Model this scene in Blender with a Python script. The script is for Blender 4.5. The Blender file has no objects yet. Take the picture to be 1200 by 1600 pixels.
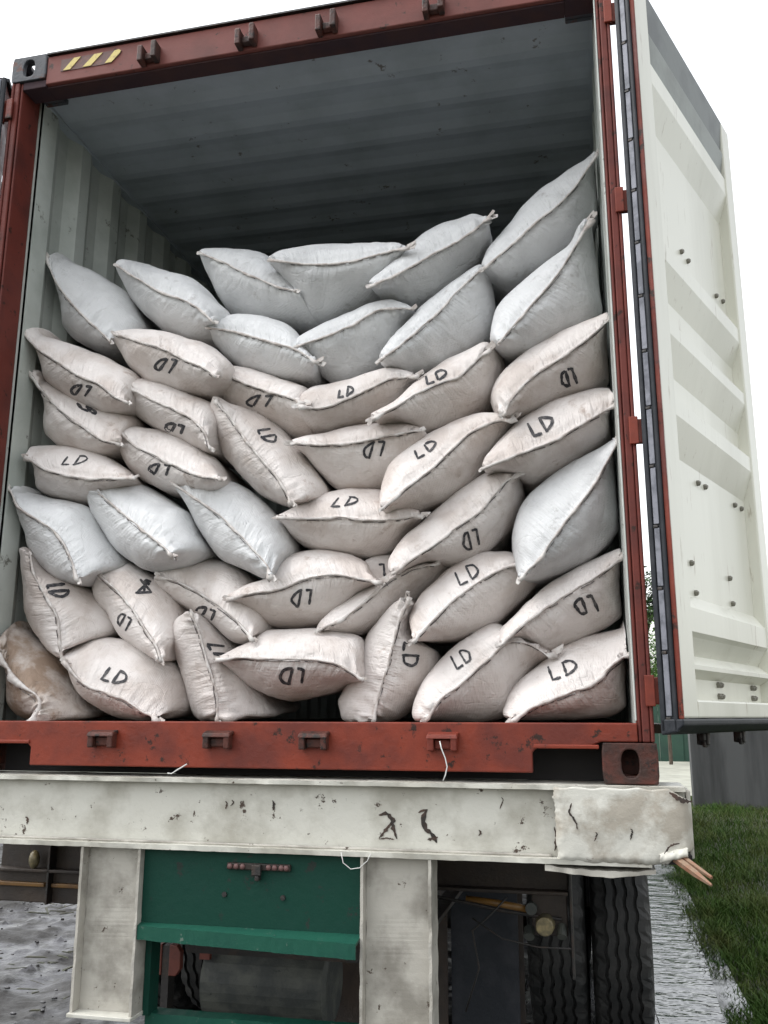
import bpy, bmesh, math, random
from mathutils import Vector, Matrix, noise
from mathutils.bvhtree import BVHTree
random.seed(7)
scene = bpy.context.scene
COL = scene.collection
R = math.radians

# ------------------------------------------------------------------ camera
CAM = Vector((1.038, -2.844, 0.196))
YAW, PITCH, ROLL, FPX = 0.224, 0.223, 0.002, 1403.1
fw = Vector((-math.sin(YAW) * math.cos(PITCH), math.cos(YAW) * math.cos(PITCH), math.sin(PITCH)))
r0 = Vector((math.cos(YAW), math.sin(YAW), 0)); u0 = r0.cross(fw)
rt = r0 * math.cos(ROLL) + u0 * math.sin(ROLL); up = u0 * math.cos(ROLL) - r0 * math.sin(ROLL)
cd = bpy.data.cameras.new('camera'); cam = bpy.data.objects.new('camera', cd); COL.objects.link(cam)
m3 = Matrix((rt, up, -fw)).transposed()
cam.matrix_world = Matrix.Translation(CAM) @ m3.to_4x4()
cd.sensor_fit = 'VERTICAL'; cd.sensor_height = 24; cd.lens = 24 * FPX / 1600
cd.clip_start = 0.05; cd.clip_end = 2000
scene.camera = cam

# ------------------------------------------------------------------ sky, sun, exposure
SUN_EL, SUN_AZ = R(60), R(262)
w = bpy.data.worlds.new('World'); scene.world = w; w.use_nodes = True
nt = w.node_tree; nt.nodes.clear()
wo = nt.nodes.new('ShaderNodeOutputWorld'); bg = nt.nodes.new('ShaderNodeBackground')
sky = nt.nodes.new('ShaderNodeTexSky'); sky.sky_type = 'NISHITA'; sky.sun_disc = False
sky.sun_elevation = SUN_EL; sky.sun_rotation = SUN_AZ; sky.air_density = 1.6; sky.dust_density = 3; sky.ozone_density = 1
hs = nt.nodes.new('ShaderNodeHueSaturation'); hs.inputs['Saturation'].default_value = 0.16; hs.inputs['Value'].default_value = 1.0
nt.links.new(sky.outputs[0], hs.inputs['Color']); nt.links.new(hs.outputs[0], bg.inputs[0])
bg.inputs[1].default_value = 0.15
nt.links.new(bg.outputs[0], wo.inputs[0])
sl = bpy.data.lights.new('sun', 'SUN'); sl.energy = 0.5; sl.angle = R(45); sl.color = (1, .985, .96)
so = bpy.data.objects.new('sun', sl); COL.objects.link(so)
sd = Vector((math.sin(SUN_AZ) * math.cos(SUN_EL), math.cos(SUN_AZ) * math.cos(SUN_EL), math.sin(SUN_EL)))
so.rotation_euler = sd.to_track_quat('Z', 'Y').to_euler(); so.location = (0, -6, 12)
scene.view_settings.view_transform = 'Standard'; scene.view_settings.look = 'None'
scene.view_settings.gamma = 1; scene.view_settings.use_curve_mapping = False
scene.view_settings.exposure = 1.42
scene.cycles.max_bounces = 8; scene.cycles.diffuse_bounces = 5

# ------------------------------------------------------------------ helpers
def ray(x, y):
    return fw + rt * ((x - 600) / FPX) - up * ((y - 800) / FPX)
def at(x, y, Y):
    d = ray(x, y); return CAM + d * ((Y - CAM.y) / d.y)

def mat(name, col, rough=.6, metal=0, noise_col=None, nscale=6, ncut=(.45, .7), bump=.0, bscale=60, col3=None, n3=(.6, .66), s3=25,
        streak=False, stretch=None, objvar=0, spec=.5, bdist=.01, coat=0, wet=None, bdet=5):
    m = bpy.data.materials.new(name); m.use_nodes = True
    t = m.node_tree; b = t.nodes['Principled BSDF']
    b.inputs['Roughness'].default_value = rough; b.inputs['Metallic'].default_value = metal
    b.inputs['Specular IOR Level'].default_value = spec
    b.inputs['Coat Weight'].default_value = coat; b.inputs['Coat Roughness'].default_value = .15
    tc = t.nodes.new('ShaderNodeTexCoord'); mp = t.nodes.new('ShaderNodeMapping')
    t.links.new(tc.outputs['Object'], mp.inputs[0])
    if streak: mp.inputs['Scale'].default_value = (1, 1, .12)
    if stretch: mp.inputs['Scale'].default_value = stretch
    info = t.nodes.new('ShaderNodeObjectInfo')
    def nz(scale, detail=6, rough_=.6, vec=None):
        n = t.nodes.new('ShaderNodeTexNoise'); n.noise_dimensions = '4D'; n.inputs['Scale'].default_value = scale
        n.inputs['Detail'].default_value = detail; n.inputs['Roughness'].default_value = rough_
        t.links.new((vec or mp).outputs[0], n.inputs['Vector'])
        mu = t.nodes.new('ShaderNodeMath'); mu.operation = 'MULTIPLY'; mu.inputs[1].default_value = 37.0
        t.links.new(info.outputs['Random'], mu.inputs[0]); t.links.new(mu.outputs[0], n.inputs['W'])
        return n
    def ramp(src, a, c):
        r = t.nodes.new('ShaderNodeMapRange'); r.inputs['From Min'].default_value = a; r.inputs['From Max'].default_value = c
        t.links.new(src, r.inputs[0]); return r.outputs[0]
    def mix(f, A, B):
        x = t.nodes.new('ShaderNodeMix'); x.data_type = 'RGBA'
        t.links.new(f, x.inputs[0])
        for i, v in ((6, A), (7, B)):
            if isinstance(v, tuple): x.inputs[i].default_value = (*v, 1)
            else: t.links.new(v, x.inputs[i])
        return x.outputs[2]
    c = (*col, 1)
    cur = tuple(col)
    out = None
    if noise_col:
        cur = mix(ramp(nz(nscale).outputs[0], *ncut), cur, tuple(noise_col))
    if col3:
        cur = mix(ramp(nz(s3, 8, .7).outputs[0], *n3), cur, tuple(col3))
    if objvar:
        h = t.nodes.new('ShaderNodeHueSaturation')
        r = t.nodes.new('ShaderNodeMapRange'); r.inputs['To Min'].default_value = 1 - objvar; r.inputs['To Max'].default_value = 1 + objvar * .6
        t.links.new(info.outputs['Random'], r.inputs[0]); t.links.new(r.outputs[0], h.inputs['Value'])
        if isinstance(cur, tuple): h.inputs['Color'].default_value = (*cur, 1)
        else: t.links.new(cur, h.inputs['Color'])
        cur = h.outputs[0]
    if isinstance(cur, tuple): b.inputs['Base Color'].default_value = (*cur, 1)
    else: t.links.new(cur, b.inputs['Base Color'])
    if wet:
        rr = t.nodes.new('ShaderNodeMapRange'); rr.inputs['From Min'].default_value = .4; rr.inputs['From Max'].default_value = .6
        rr.inputs['To Min'].default_value = wet[0]; rr.inputs['To Max'].default_value = wet[1]
        t.links.new(nz(wet[2]).outputs[0], rr.inputs[0]); t.links.new(rr.outputs[0], b.inputs['Roughness'])
    if bump:
        n = nz(bscale, bdet, .65 if bdet > 2 else .4)
        bp = t.nodes.new('ShaderNodeBump'); bp.inputs['Strength'].default_value = bump; bp.inputs['Distance'].default_value = bdist
        t.links.new(n.outputs[0], bp.inputs['Height']); t.links.new(bp.outputs[0], b.inputs['Normal'])
    return m

RED = mat('oxide_red_paint', (.20, .034, .017), .5, 0, (.12, .024, .016), 5, (.45, .62), .2, 40, (.03, .014, .010), (.585, .63), 17, wet=(.35, .6, 9), spec=.3)
REDP2 = mat('dull_maroon_post', (.135, .030, .022), .55, 0, (.085, .022, .018), 5, (.45, .62), .2, 40, (.03, .014, .010), (.59, .63), 17, spec=.25)
REDL = mat('hazed_red_paint', (.17, .052, .043), .6, 0, (.12, .04, .033), 4, (.45, .62), .15, 40, (.05, .028, .022), (.60, .64), 21, spec=.3)  # header red, paled to carry haze in its colour
RUST = mat('rusty_brown_casting', (.085, .026, .018), .55, 0, (.04, .02, .016), 14, (.4, .6), .4, 60, (.02, .014, .012), (.53, .6), 30, spec=.3)
CASTG = mat('grey_casting', (.06, .065, .075), .55, 0, (.09, .035, .025), 16, (.55, .62), .3, 50, spec=.3)
INNER = mat('inner_grey_paint', (.50, .53, .50), .55, 0, (.38, .41, .38), 3.5, (.42, .62), .12, 30, (.16, .16, .14), (.61, .66), 12)
ROOFM = mat('inner_roof_paint', (.39, .435, .48), .6, 0, (.32, .36, .39), 4, (.42, .62), .12, 30, (.14, .13, .12), (.62, .66), 11)
PLY = mat('plywood_floor', (.10, .065, .04), .6, 0, (.05, .035, .025), 8, (.4, .7), .2, 40)
DOORW = mat('door_cream_paint', (.70, .695, .61), .32, 0, (.60, .595, .51), 2.6, (.44, .60), .08, 25, (.40, .36, .28), (.595, .67), 30, streak=True)
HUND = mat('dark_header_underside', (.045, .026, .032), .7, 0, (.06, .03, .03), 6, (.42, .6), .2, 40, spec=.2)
DRAIL2 = mat('shaded_rail_pale', (.27, .29, .275), .5, 0, (.2, .215, .2), 5, (.44, .62), .1, 30)  # DRAIL2 and DRAIL: shade under the door rail put into the colour
DRAIL = mat('shaded_rail_dark', (.14, .155, .15), .5, 0, (.09, .1, .1), 6, (.44, .62), .1, 30)
RUBBER = mat('black_rubber', (.014, .017, .022), .5, 0, (.028, .03, .036), 12, (.45, .65), .15, 50, spec=.3)
STRIP = mat('gasket_metal_strip', (.19, .195, .225), .5, .2, (.10, .105, .125), 20, (.45, .6), .1, 40)
STEELD = mat('dark_steel', (.03, .028, .027), .5, .3, (.06, .04, .03), 18, (.5, .7), .3, 60)
BOLTM = mat('dull_bolt', (.20, .19, .16), .5, .3)
YEL = mat('worn_yellow_sticker', (.62, .50, .17), .6, 0, (.45, .34, .14), 60, (.5, .65))
STK = mat('brown_sticker', (.10, .045, .04), .6, 0, (.17, .07, .05), 40, (.5, .65))
BEAM = mat('chipped_white_beam', (.54, .53, .475), .5, 0, (.37, .355, .305), 6, (.43, .62), .3, 26, (.06, .04, .03), (.615, .64), 23, wet=(.32, .6, 7), spec=.35)
BEAM2 = mat('grimy_white_post', (.42, .40, .355), .5, 0, (.235, .22, .19), 6, (.44, .60), .25, 24, (.07, .05, .037), (.625, .65), 26, wet=(.35, .6, 7), spec=.35)
PLATE = mat('weathered_end_plate', (.52, .51, .46), .5, 0, (.34, .31, .26), 8, (.46, .58), .35, 30, (.12, .07, .045), (.60, .65), 11, streak=False, spec=.35)
CHIP = mat('chipped_edge_rust', (.07, .04, .028), .7, 0, (.02, .016, .013), 20, (.4, .6), .4, 60)
GREEN = mat('green_paint', (.004, .040, .027), .55, 0, (.005, .040, .028), 6, (.44, .60), .2, 30, (.02, .03, .025), (.60, .63), 24, spec=.2)
GREENL = mat('green_paint_worn', (.009, .070, .046), .5, 0, (.008, .060, .042), 8, (.44, .60), .2, 30, (.10, .14, .115), (.61, .64), 30, spec=.25)
TYRE = mat('tyre_rubber', (.011, .012, .012), .7, 0, (.035, .034, .032), 10, (.4, .7), .35, 60)
RIMM = mat('rim_steel', (.12, .12, .12), .5, .5)
DIRTB = mat('dirty_brown_board', (.022, .016, .013), .6, 0, (.045, .03, .02), 9, (.4, .7), .3, 40)
AMBER = mat('amber_plastic', (.17, .085, .018), .4, 0, (.12, .06, .02), 18, (.45, .65))
LENS = mat('cream_lens', (.11, .095, .055), .3, 0, (.3, .24, .12), 25, (.45, .65))
TANK = mat('grimy_tank', (.035, .04, .038), .6, 0, (.075, .08, .068), 11, (.42, .62), .4, 40, (.02, .022, .022), (.6, .66), 25)
REDP = mat('dull_red_pad', (.13, .03, .018), .55, 0, (.08, .02, .015), 20)
PINK = mat('faded_pink_lens', (.13, .065, .06), .5)
CONC = mat('stained_concrete', (.085, .088, .088), .75, 0, (.035, .037, .037), 3, (.42, .62), .4, 20, streak=True)
CONC2 = mat('pale_concrete', (.30, .30, .25), .7, 0, (.18, .18, .15), 2, (.4, .7), .3, 20)
GRNW = mat('green_sheet', (.018, .06, .038), .5, 0, (.012, .04, .028), 2, (.4, .7))
WOOD = mat('splintered_wood', (.22, .15, .10), .65, 0, (.22, .10, .055), 30, (.4, .6), .4, 80)
THREAD = mat('white_thread', (.6, .6, .58), .7)
MUD = mat('wet_mud', (.050, .050, .055), .5, 0, (.022, .021, .020), 3, (.42, .54), .8, 6, (.016, .015, .014), (.535, .57), 8, bdist=.035, wet=(.3, .75, 3), stretch=(.8, 1, 1), spec=.3)
ROAD = mat('wet_road', (.09, .093, .10), .2, 0, (.035, .036, .038), 2.5, (.42, .58), .45, 5, (.02, .02, .02), (.56, .6), 12, bdist=.025, wet=(.05, .4, 2.5), spec=.8, stretch=(1, .6, 1))
WATER = mat('puddle_water', (.04, .042, .046), .03, 0, None, bump=1.0, bscale=7, bdist=.018, spec=1.0, stretch=(.55, 1, 1), bdet=3)
SOIL = mat('damp_soil', (.03, .035, .018), .8, 0, (.05, .045, .03), 5, (.4, .7), .6, 20)
GRASS = mat('grass_blades', (.036, .080, .012), .75, 0, (.085, .10, .030), 3, (.4, .65), col3=(.03, .065, .015), n3=(.5, .62), s3=9, spec=.15)
LEAF = mat('tree_leaves', (.03, .065, .022), .55, 0, (.075, .14, .035), 1.1, (.42, .62), col3=(.015, .03, .014), n3=(.5, .6), s3=5)
LEAFB = mat('bright_leaves', (.10, .19, .035), .5, 0, (.06, .12, .03), 3, (.42, .62))
BARK = mat('bark', (.07, .05, .035), .8, 0, (.04, .03, .02), 8, (.4, .6), .6, 30)
INK = mat('black_marker', (.022, .022, .027), .7, 0, (.10, .095, .095), 70, (.48, .62))
STITCH = mat('dark_thread', (.085, .075, .075), .8, 0, (.28, .26, .25), 45, (.5, .56))
INSIDE = mat('recess_shade_black', (.012, .010, .010), .8)  # near-black paint standing in for shade in sill recesses and torn hole

def fabric(name, col, dirt, dirt2, cut=(.45, .60)):
    m = mat(name, col, .58, 0, dirt, 5.5, cut, 0, 1, dirt2, (.60, .72), 12, objvar=.10, spec=.35)
    t = m.node_tree; b = t.nodes['Principled BSDF']
    tc = t.nodes.new('ShaderNodeTexCoord')
    # woven tape grain: two crossed waves, plus fine creases
    def wave(ax, sc):
        wv = t.nodes.new('ShaderNodeTexWave'); wv.bands_direction = ax; wv.inputs['Scale'].default_value = sc
        wv.inputs['Distortion'].default_value = 2.2; wv.inputs['Detail'].default_value = 2; wv.inputs['Detail Scale'].default_value = 1.5
        t.links.new(tc.outputs['Object'], wv.inputs[0]); return wv.outputs['Fac']
    a = wave('X', 62); c = wave('Z', 62)
    ad = t.nodes.new('ShaderNodeMath'); ad.operation = 'ADD'; t.links.new(a, ad.inputs[0]); t.links.new(c, ad.inputs[1])
    b1 = t.nodes.new('ShaderNodeBump'); b1.inputs['Strength'].default_value = .35; b1.inputs['Distance'].default_value = .0015
    t.links.new(ad.outputs[0], b1.inputs['Height'])
    n = t.nodes.new('ShaderNodeTexNoise'); n.inputs['Scale'].default_value = 17; n.inputs['Detail'].default_value = 5; n.inputs['Roughness'].default_value = .55
    n.inputs['Distortion'].default_value = 1.4
    t.links.new(tc.outputs['Object'], n.inputs['Vector'])
    b2 = t.nodes.new('ShaderNodeBump'); b2.inputs['Strength'].default_value = .30; b2.inputs['Distance'].default_value = .016
    t.links.new(n.outputs[0], b2.inputs['Height']); t.links.new(b1.outputs[0], b2.inputs['Normal'])
    # sharp crumple creases
    v = t.nodes.new('ShaderNodeTexVoronoi'); v.feature = 'DISTANCE_TO_EDGE'; v.inputs['Scale'].default_value = 13
    nd = t.nodes.new('ShaderNodeTexNoise'); nd.inputs['Scale'].default_value = 6; t.links.new(tc.outputs['Object'], nd.inputs['Vector'])
    mx = t.nodes.new('ShaderNodeMix'); mx.data_type = 'RGBA'; mx.inputs[0].default_value = .32
    t.links.new(tc.outputs['Object'], mx.inputs[6]); t.links.new(nd.outputs['Color'], mx.inputs[7]); t.links.new(mx.outputs[2], v.inputs['Vector'])
    b3 = t.nodes.new('ShaderNodeBump'); b3.inputs['Strength'].default_value = .07; b3.inputs['Distance'].default_value = .012
    t.links.new(v.outputs['Distance'], b3.inputs['Height']); t.links.new(b2.outputs[0], b3.inputs['Normal'])
    # ridged crumples
    n4 = t.nodes.new('ShaderNodeTexNoise'); n4.inputs['Scale'].default_value = 7.5; n4.inputs['Detail'].default_value = 3; n4.inputs['Distortion'].default_value = .6
    t.links.new(tc.outputs['Object'], n4.inputs['Vector'])
    sb = t.nodes.new('ShaderNodeMath'); sb.operation = 'SUBTRACT'; sb.inputs[1].default_value = .5; t.links.new(n4.outputs[0], sb.inputs[0])
    ab = t.nodes.new('ShaderNodeMath'); ab.operation = 'ABSOLUTE'; t.links.new(sb.outputs[0], ab.inputs[0])
    mi = t.nodes.new('ShaderNodeMath'); mi.operation = 'MINIMUM'; mi.inputs[1].default_value = .035; t.links.new(ab.outputs[0], mi.inputs[0])
    b4 = t.nodes.new('ShaderNodeBump'); b4.inputs['Strength'].default_value = .5; b4.inputs['Distance'].default_value = .06
    t.links.new(mi.outputs[0], b4.inputs['Height']); t.links.new(b3.outputs[0], b4.inputs['Normal'])
    # pleats fanning away from the sewn seam, along the cloth's own uv
    uv = t.nodes.new('ShaderNodeUVMap'); uv.uv_map = 'cloth'
    mp = t.nodes.new('ShaderNodeMapping'); mp.inputs['Scale'].default_value = (30, 1.3, 1); t.links.new(uv.outputs[0], mp.inputs[0])
    n5 = t.nodes.new('ShaderNodeTexNoise'); n5.noise_dimensions = '4D'; n5.inputs['Scale'].default_value = 1; n5.inputs['Detail'].default_value = 3
    oi = t.nodes.new('ShaderNodeObjectInfo'); mu = t.nodes.new('ShaderNodeMath'); mu.operation = 'MULTIPLY'; mu.inputs[1].default_value = 50
    t.links.new(oi.outputs['Random'], mu.inputs[0]); t.links.new(mu.outputs[0], n5.inputs['W']); t.links.new(mp.outputs[0], n5.inputs['Vector'])
    sx = t.nodes.new('ShaderNodeSeparateXYZ'); t.links.new(uv.outputs[0], sx.inputs[0])
    mr = t.nodes.new('ShaderNodeMapRange'); mr.inputs['From Min'].default_value = .05; mr.inputs['From Max'].default_value = .75; mr.inputs['To Min'].default_value = 1; mr.inputs['To Max'].default_value = 0
    t.links.new(sx.outputs['Y'], mr.inputs[0])
    n6 = t.nodes.new('ShaderNodeTexNoise'); n6.inputs['Scale'].default_value = 5; t.links.new(tc.outputs['Object'], n6.inputs['Vector'])
    mm = t.nodes.new('ShaderNodeMath'); mm.operation = 'MULTIPLY'; t.links.new(mr.outputs[0], mm.inputs[0]); t.links.new(n6.outputs[0], mm.inputs[1])
    hh = t.nodes.new('ShaderNodeMath'); hh.operation = 'MULTIPLY'; t.links.new(mm.outputs[0], hh.inputs[0]); t.links.new(n5.outputs[0], hh.inputs[1])
    b5 = t.nodes.new('ShaderNodeBump'); b5.inputs['Strength'].default_value = .8; b5.inputs['Distance'].default_value = .030
    t.links.new(hh.outputs[0], b5.inputs['Height']); t.links.new(b4.outputs[0], b5.inputs['Normal'])
    t.links.new(b5.outputs[0], b.inputs['Normal'])
    return m
FAB = {
    'p': fabric('woven_sack_pinkish', (.70, .655, .63), (.56, .50, .465), (.36, .28, .235)),
    'w': fabric('woven_sack_white', (.67, .675, .68), (.55, .555, .56), (.36, .345, .335), (.47, .64)),
    'd': fabric('woven_sack_stained', (.56, .505, .465), (.30, .22, .165), (.15, .10, .07), (.44, .56)),
}
HEM = mat('sack_hem', (.62, .59, .565), .6, 0, (.42, .37, .34), 30, (.42, .62), .3, 80)
TIE = mat('frayed_dark_thread', (.10, .09, .085), .8)

class MB:
    def __init__(s): s.v = []; s.f = []; s.mi = []; s.cur = 0
    def add(s, vs, fs):
        o = len(s.v); s.v += [tuple(p) for p in vs]; s.f += [tuple(i + o for i in q) for q in fs]; s.mi += [s.cur] * len(fs)
        return s
    def box(s, x0, x1, y0, y1, z0, z1):
        v = [(x, y, z) for x in (x0, x1) for y in (y0, y1) for z in (z0, z1)]
        return s.add(v, [(0, 1, 3, 2), (4, 6, 7, 5), (0, 4, 5, 1), (2, 3, 7, 6), (0, 2, 6, 4), (1, 5, 7, 3)])
    def hexa(s, p):   # 8 points: bottom loop 4, top loop 4
        return s.add(p, [(0, 3, 2, 1), (4, 5, 6, 7), (0, 1, 5, 4), (1, 2, 6, 5), (2, 3, 7, 6), (3, 0, 4, 7)])
    def prism(s, poly, axis, a, b):   # poly list of 2D, extruded along axis
        def P(q, t):
            if axis == 'x': return (t, q[0], q[1])
            if axis == 'y': return (q[0], t, q[1])
            return (q[0], q[1], t)
        n = len(poly); v = [P(q, a) for q in poly] + [P(q, b) for q in poly]
        return s.add(v, [tuple(range(n))[::-1], tuple(range(n, 2 * n))] + [(i, (i + 1) % n, (i + 1) % n + n, i + n) for i in range(n)])
    def tube(s, pts, r, n=8, cap=True):
        pts = [Vector(p) for p in pts]; rs = r if isinstance(r, (list, tuple)) else [r] * len(pts)
        o = []; prev = None
        for i, p in enumerate(pts):
            d = (pts[min(i + 1, len(pts) - 1)] - pts[max(i - 1, 0)]).normalized()
            if prev is None: a = d.orthogonal().normalized()
            else: a = (prev - d * prev.dot(d)).normalized()
            prev = a; b = d.cross(a)
            for k in range(n):
                t = 2 * math.pi * k / n; o.append(p + (a * math.cos(t) + b * math.sin(t)) * rs[i])
        f = [(i * n + k, i * n + (k + 1) % n, (i + 1) * n + (k + 1) % n, (i + 1) * n + k) for i in range(len(pts) - 1) for k in range(n)]
        if cap: f += [tuple(range(n))[::-1], tuple(range((len(pts) - 1) * n, len(pts) * n))]
        return s.add(o, f)
    def ellipsoid(s, c, r, nu=12, nv=8):
        v = [(c[0], c[1], c[2] - r[2])]
        for j in range(1, nv):
            ph = -math.pi / 2 + math.pi * j / nv
            v += [(c[0] + r[0] * math.cos(ph) * math.cos(2 * math.pi * i / nu), c[1] + r[1] * math.cos(ph) * math.sin(2 * math.pi * i / nu), c[2] + r[2] * math.sin(ph)) for i in range(nu)]
        v.append((c[0], c[1], c[2] + r[2])); e = len(v) - 1
        f = [(0, 1 + (i + 1) % nu, 1 + i) for i in range(nu)] + [(e, e - nu + i, e - nu + (i + 1) % nu) for i in range(nu)]
        for j in range(nv - 2): f += [(1 + j * nu + i, 1 + j * nu + (i + 1) % nu, 1 + (j + 1) * nu + (i + 1) % nu, 1 + (j + 1) * nu + i) for i in range(nu)]
        return s.add(v, f)
    def build(s, name, mats, parent=None, smooth=False, bevel=0, segs=2, M=None):
        me = bpy.data.meshes.new(name)
        vs = [tuple(M @ Vector(p)) for p in s.v] if M else s.v
        me.from_pydata(vs, [], s.f)
        if not isinstance(mats, (list, tuple)): mats = [mats]
        for m in mats: me.materials.append(m)
        if len(mats) > 1:
            for p, i in zip(me.polygons, s.mi): p.material_index = i
        bm = bmesh.new(); bm.from_mesh(me); bmesh.ops.recalc_face_normals(bm, faces=bm.faces)
        bm.to_mesh(me); bm.free()
        if smooth:
            for p in me.polygons: p.use_smooth = True
        o = bpy.data.objects.new(name, me); COL.objects.link(o)
        if parent: o.parent = parent; o.matrix_parent_inverse = Matrix.Identity(4)
        if bevel:
            b = o.modifiers.new('bevel', 'BEVEL'); b.width = bevel; b.segments = segs; b.limit_method = 'ANGLE'; b.angle_limit = R(35)
        return o
def localize(o, parent_obj):   # vertices were given in world space
    o.location = -parent_obj.location
    return o
def thing(name, label, cat, loc=(0, 0, 0), group=None):
    o = bpy.data.objects.new(name, None); COL.objects.link(o); o.location = loc; o.empty_display_size = .1
    o['label'] = label; o['category'] = cat
    if group: o['group'] = group
    return o
def tag(o, label, cat, group=None):
    o['label'] = label; o['category'] = cat
    if group: o['group'] = group
    return o
def part(mb, name, m, parent, root=None, **k):
    o = mb.build(name, m, parent, **k)
    base = root or parent
    if parent.type == 'EMPTY' and parent.parent is None: o.location = -parent.location
    return o

# ------------------------------------------------------------------ ground and setting
GZ = -1.27
def ground_sheet(name, x0, x1, y0, y1, nx, ny, z, m, amp=0, fr=1, clod=0):
    mb = MB(); vs = []
    for j in range(ny + 1):
        for i in range(nx + 1):
            x = x0 + (x1 - x0) * i / nx; y = y0 + (y1 - y0) * j / ny
            h = 0
            if amp:
                p = Vector((x * fr, y * fr * .6, 3))
                h = amp * noise.fractal(p, 1, 2, 4)
                if clod: h += clod * max(0, noise.noise(Vector((x * 9, y * 9, 1))) - .15) + clod * .5 * max(0, noise.noise(Vector((x * 23, y * 23, 5))) - .1)
            vs.append((x, y, z + h))
    fs = [(j * (nx + 1) + i, j * (nx + 1) + i + 1, (j + 1) * (nx + 1) + i + 1, (j + 1) * (nx + 1) + i) for j in range(ny) for i in range(nx)]
    mb.add(vs, fs); o = mb.build(name, m, smooth=True); o['kind'] = 'structure'; return o
ground_sheet('ground', -420, 420, -120, 480, 20, 20, GZ - .06, SOIL)
ground_sheet('muddy_ground', -9, .6, -3, 14, 260, 380, GZ, MUD, .035, 1.6, .05)
ground_sheet('road', .6, 1.75, -3, 30, 60, 420, GZ + .004, ROAD, .012, 2.2, .01)
ground_sheet('pavement', 1.9, 9, 15.5, 29, 10, 10, GZ + .02, CONC2)
# puddle: irregular sheet of water beside the tyre
mb = MB(); pts = []
for k in range(48):
    a = 2 * math.pi * k / 48
    rr = 1 + .18 * noise.noise(Vector((math.cos(a) * 2, math.sin(a) * 2, 4)))
    pts.append((1.43 + .22 * rr * math.cos(a), 4.3 + 2.9 * rr * math.sin(a), GZ + .014))
mb.add(pts, [tuple(range(48))]); o = mb.build('puddle', WATER); o['kind'] = 'structure'

# grass verge
mb = MB(); rng = random.Random(3)
def blade(x, y, h):
    a = rng.uniform(0, 6.28); wd = rng.uniform(.0025, .0055); b = rng.uniform(0, 6.28); ln = h * rng.uniform(.3, 1.3)
    dx, dy = math.cos(a) * wd, math.sin(a) * wd; ex, ey = math.cos(b) * ln, math.sin(b) * ln
    z = GZ - .03
    mb.add([(x - dx, y - dy, z), (x + dx, y + dy, z), (x + dx * .8 + ex * .35, y + dy * .8 + ey * .35, z + h * .6), (x - dx * .8 + ex * .35, y - dy * .8 + ey * .35, z + h * .6), (x + ex, y + ey, z + h)],
           [(0, 1, 2, 3), (3, 2, 4)])
for i in range(85000):
    y = 1.7 + 13.5 * rng.random() ** 1.7
    edge = 1.62 + .10 * noise.noise(Vector((0, y * 1.3, 2))) + .05 * noise.noise(Vector((0, y * 6, 7))) - .0 * y
    x = edge + (2.6 + y * .12) * rng.random() ** 1.5 - (.14 * rng.random() if rng.random() < .06 else 0)
    d = noise.noise(Vector((x * 1.5, y * 1.5, 9)))
    if rng.random() > .75 + .5 * d: continue
    blade(x, y, rng.uniform(.035, .12) * (1 + .6 * d) * min(1, .5 + (x - edge) * 2.5))
g = mb.build('grass', GRASS); g['kind'] = 'stuff'; g['label'] = 'short uneven green grass verge beside the wet road'; g['category'] = 'grass'
# mud clods and straw on the left ground
mb = MB()
for i in range(1500):
    y = rng.uniform(.6, 8); x = rng.uniform(-5.5, -.2); r = rng.uniform(.004, .013)
    mb.ellipsoid((x, y, GZ + .01), (r * rng.uniform(.8, 2), r, r * .6), 6, 4)
g = mb.build('mud_clods', MUD, smooth=True); g['kind'] = 'stuff'; g['label'] = 'small dark clods scattered over the wet mud'; g['category'] = 'mud'

# dark trampled debris lying in the mud
mb = MB()
for i in range(1400):
    y = rng.uniform(.8, 7.5); x = rng.uniform(-5.5, -.4)
    if noise.noise(Vector((x * 1.3, y * 1.1, 21))) < -.02: continue
    a = rng.gauss(.25, .5); ln = rng.uniform(.02, .09); w_ = rng.uniform(.003, .012); dx, dy = math.cos(a), math.sin(a); z = GZ + rng.uniform(.012, .04)
    p = Vector((x, y, z)); u_ = Vector((dx, dy, rng.uniform(-.15, .15))) * ln; v_ = Vector((-dy, dx, 0)) * w_; h_ = Vector((0, 0, w_ * .6))
    mb.hexa([p - u_ - v_, p + u_ - v_ * .4, p + u_ + v_ * .5, p - u_ + v_, p - u_ * .8 - v_ + h_, p + u_ * .7 - v_ * .4 + h_, p + u_ * .7 + v_ * .5 + h_, p - u_ * .8 + v_ + h_])
g = mb.build('mud_debris', SOIL); g['kind'] = 'stuff'; g['label'] = 'dark bits of straw and bark trampled into the mud'; g['category'] = 'debris'
# concrete wall, green sheet fence
t = thing('concrete_wall', 'grey concrete wall with dark damp stains below the open door', 'wall', (3.6, 13.85, GZ))
mb = MB().box(2.62, 5.6, 13.7, 14.0, GZ - .05, .62); part(mb, 'wall_body', CONC, t, bevel=.01)
mb = MB().box(2.57, 5.65, 13.66, 14.04, .62, .74); part(mb, 'coping', CONC, t, bevel=.01)
t = thing('sheet_fence', 'dark green sheet metal fence behind the concrete wall', 'fence', (3, 30, GZ))
x = -6.0
while x < 16:
    mb = MB().prism([(x, 30), (x + .35, 30), (x + .4, 29.95), (x + .75, 29.95), (x + .8, 30), (x + 1.14, 30), (x + 1.14, 30.02), (x, 30.02)], 'z', GZ - .05, .9)
    part(mb, 'sheet_panel', GRNW, t); x += 1.15
mb = MB()
for k in range(9): mb.box(-6 + k * 2.75, -5.9 + k * 2.75, 30.03, 30.13, GZ, 1.0)
part(mb, 'fence_post', GRNW, t)

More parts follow.
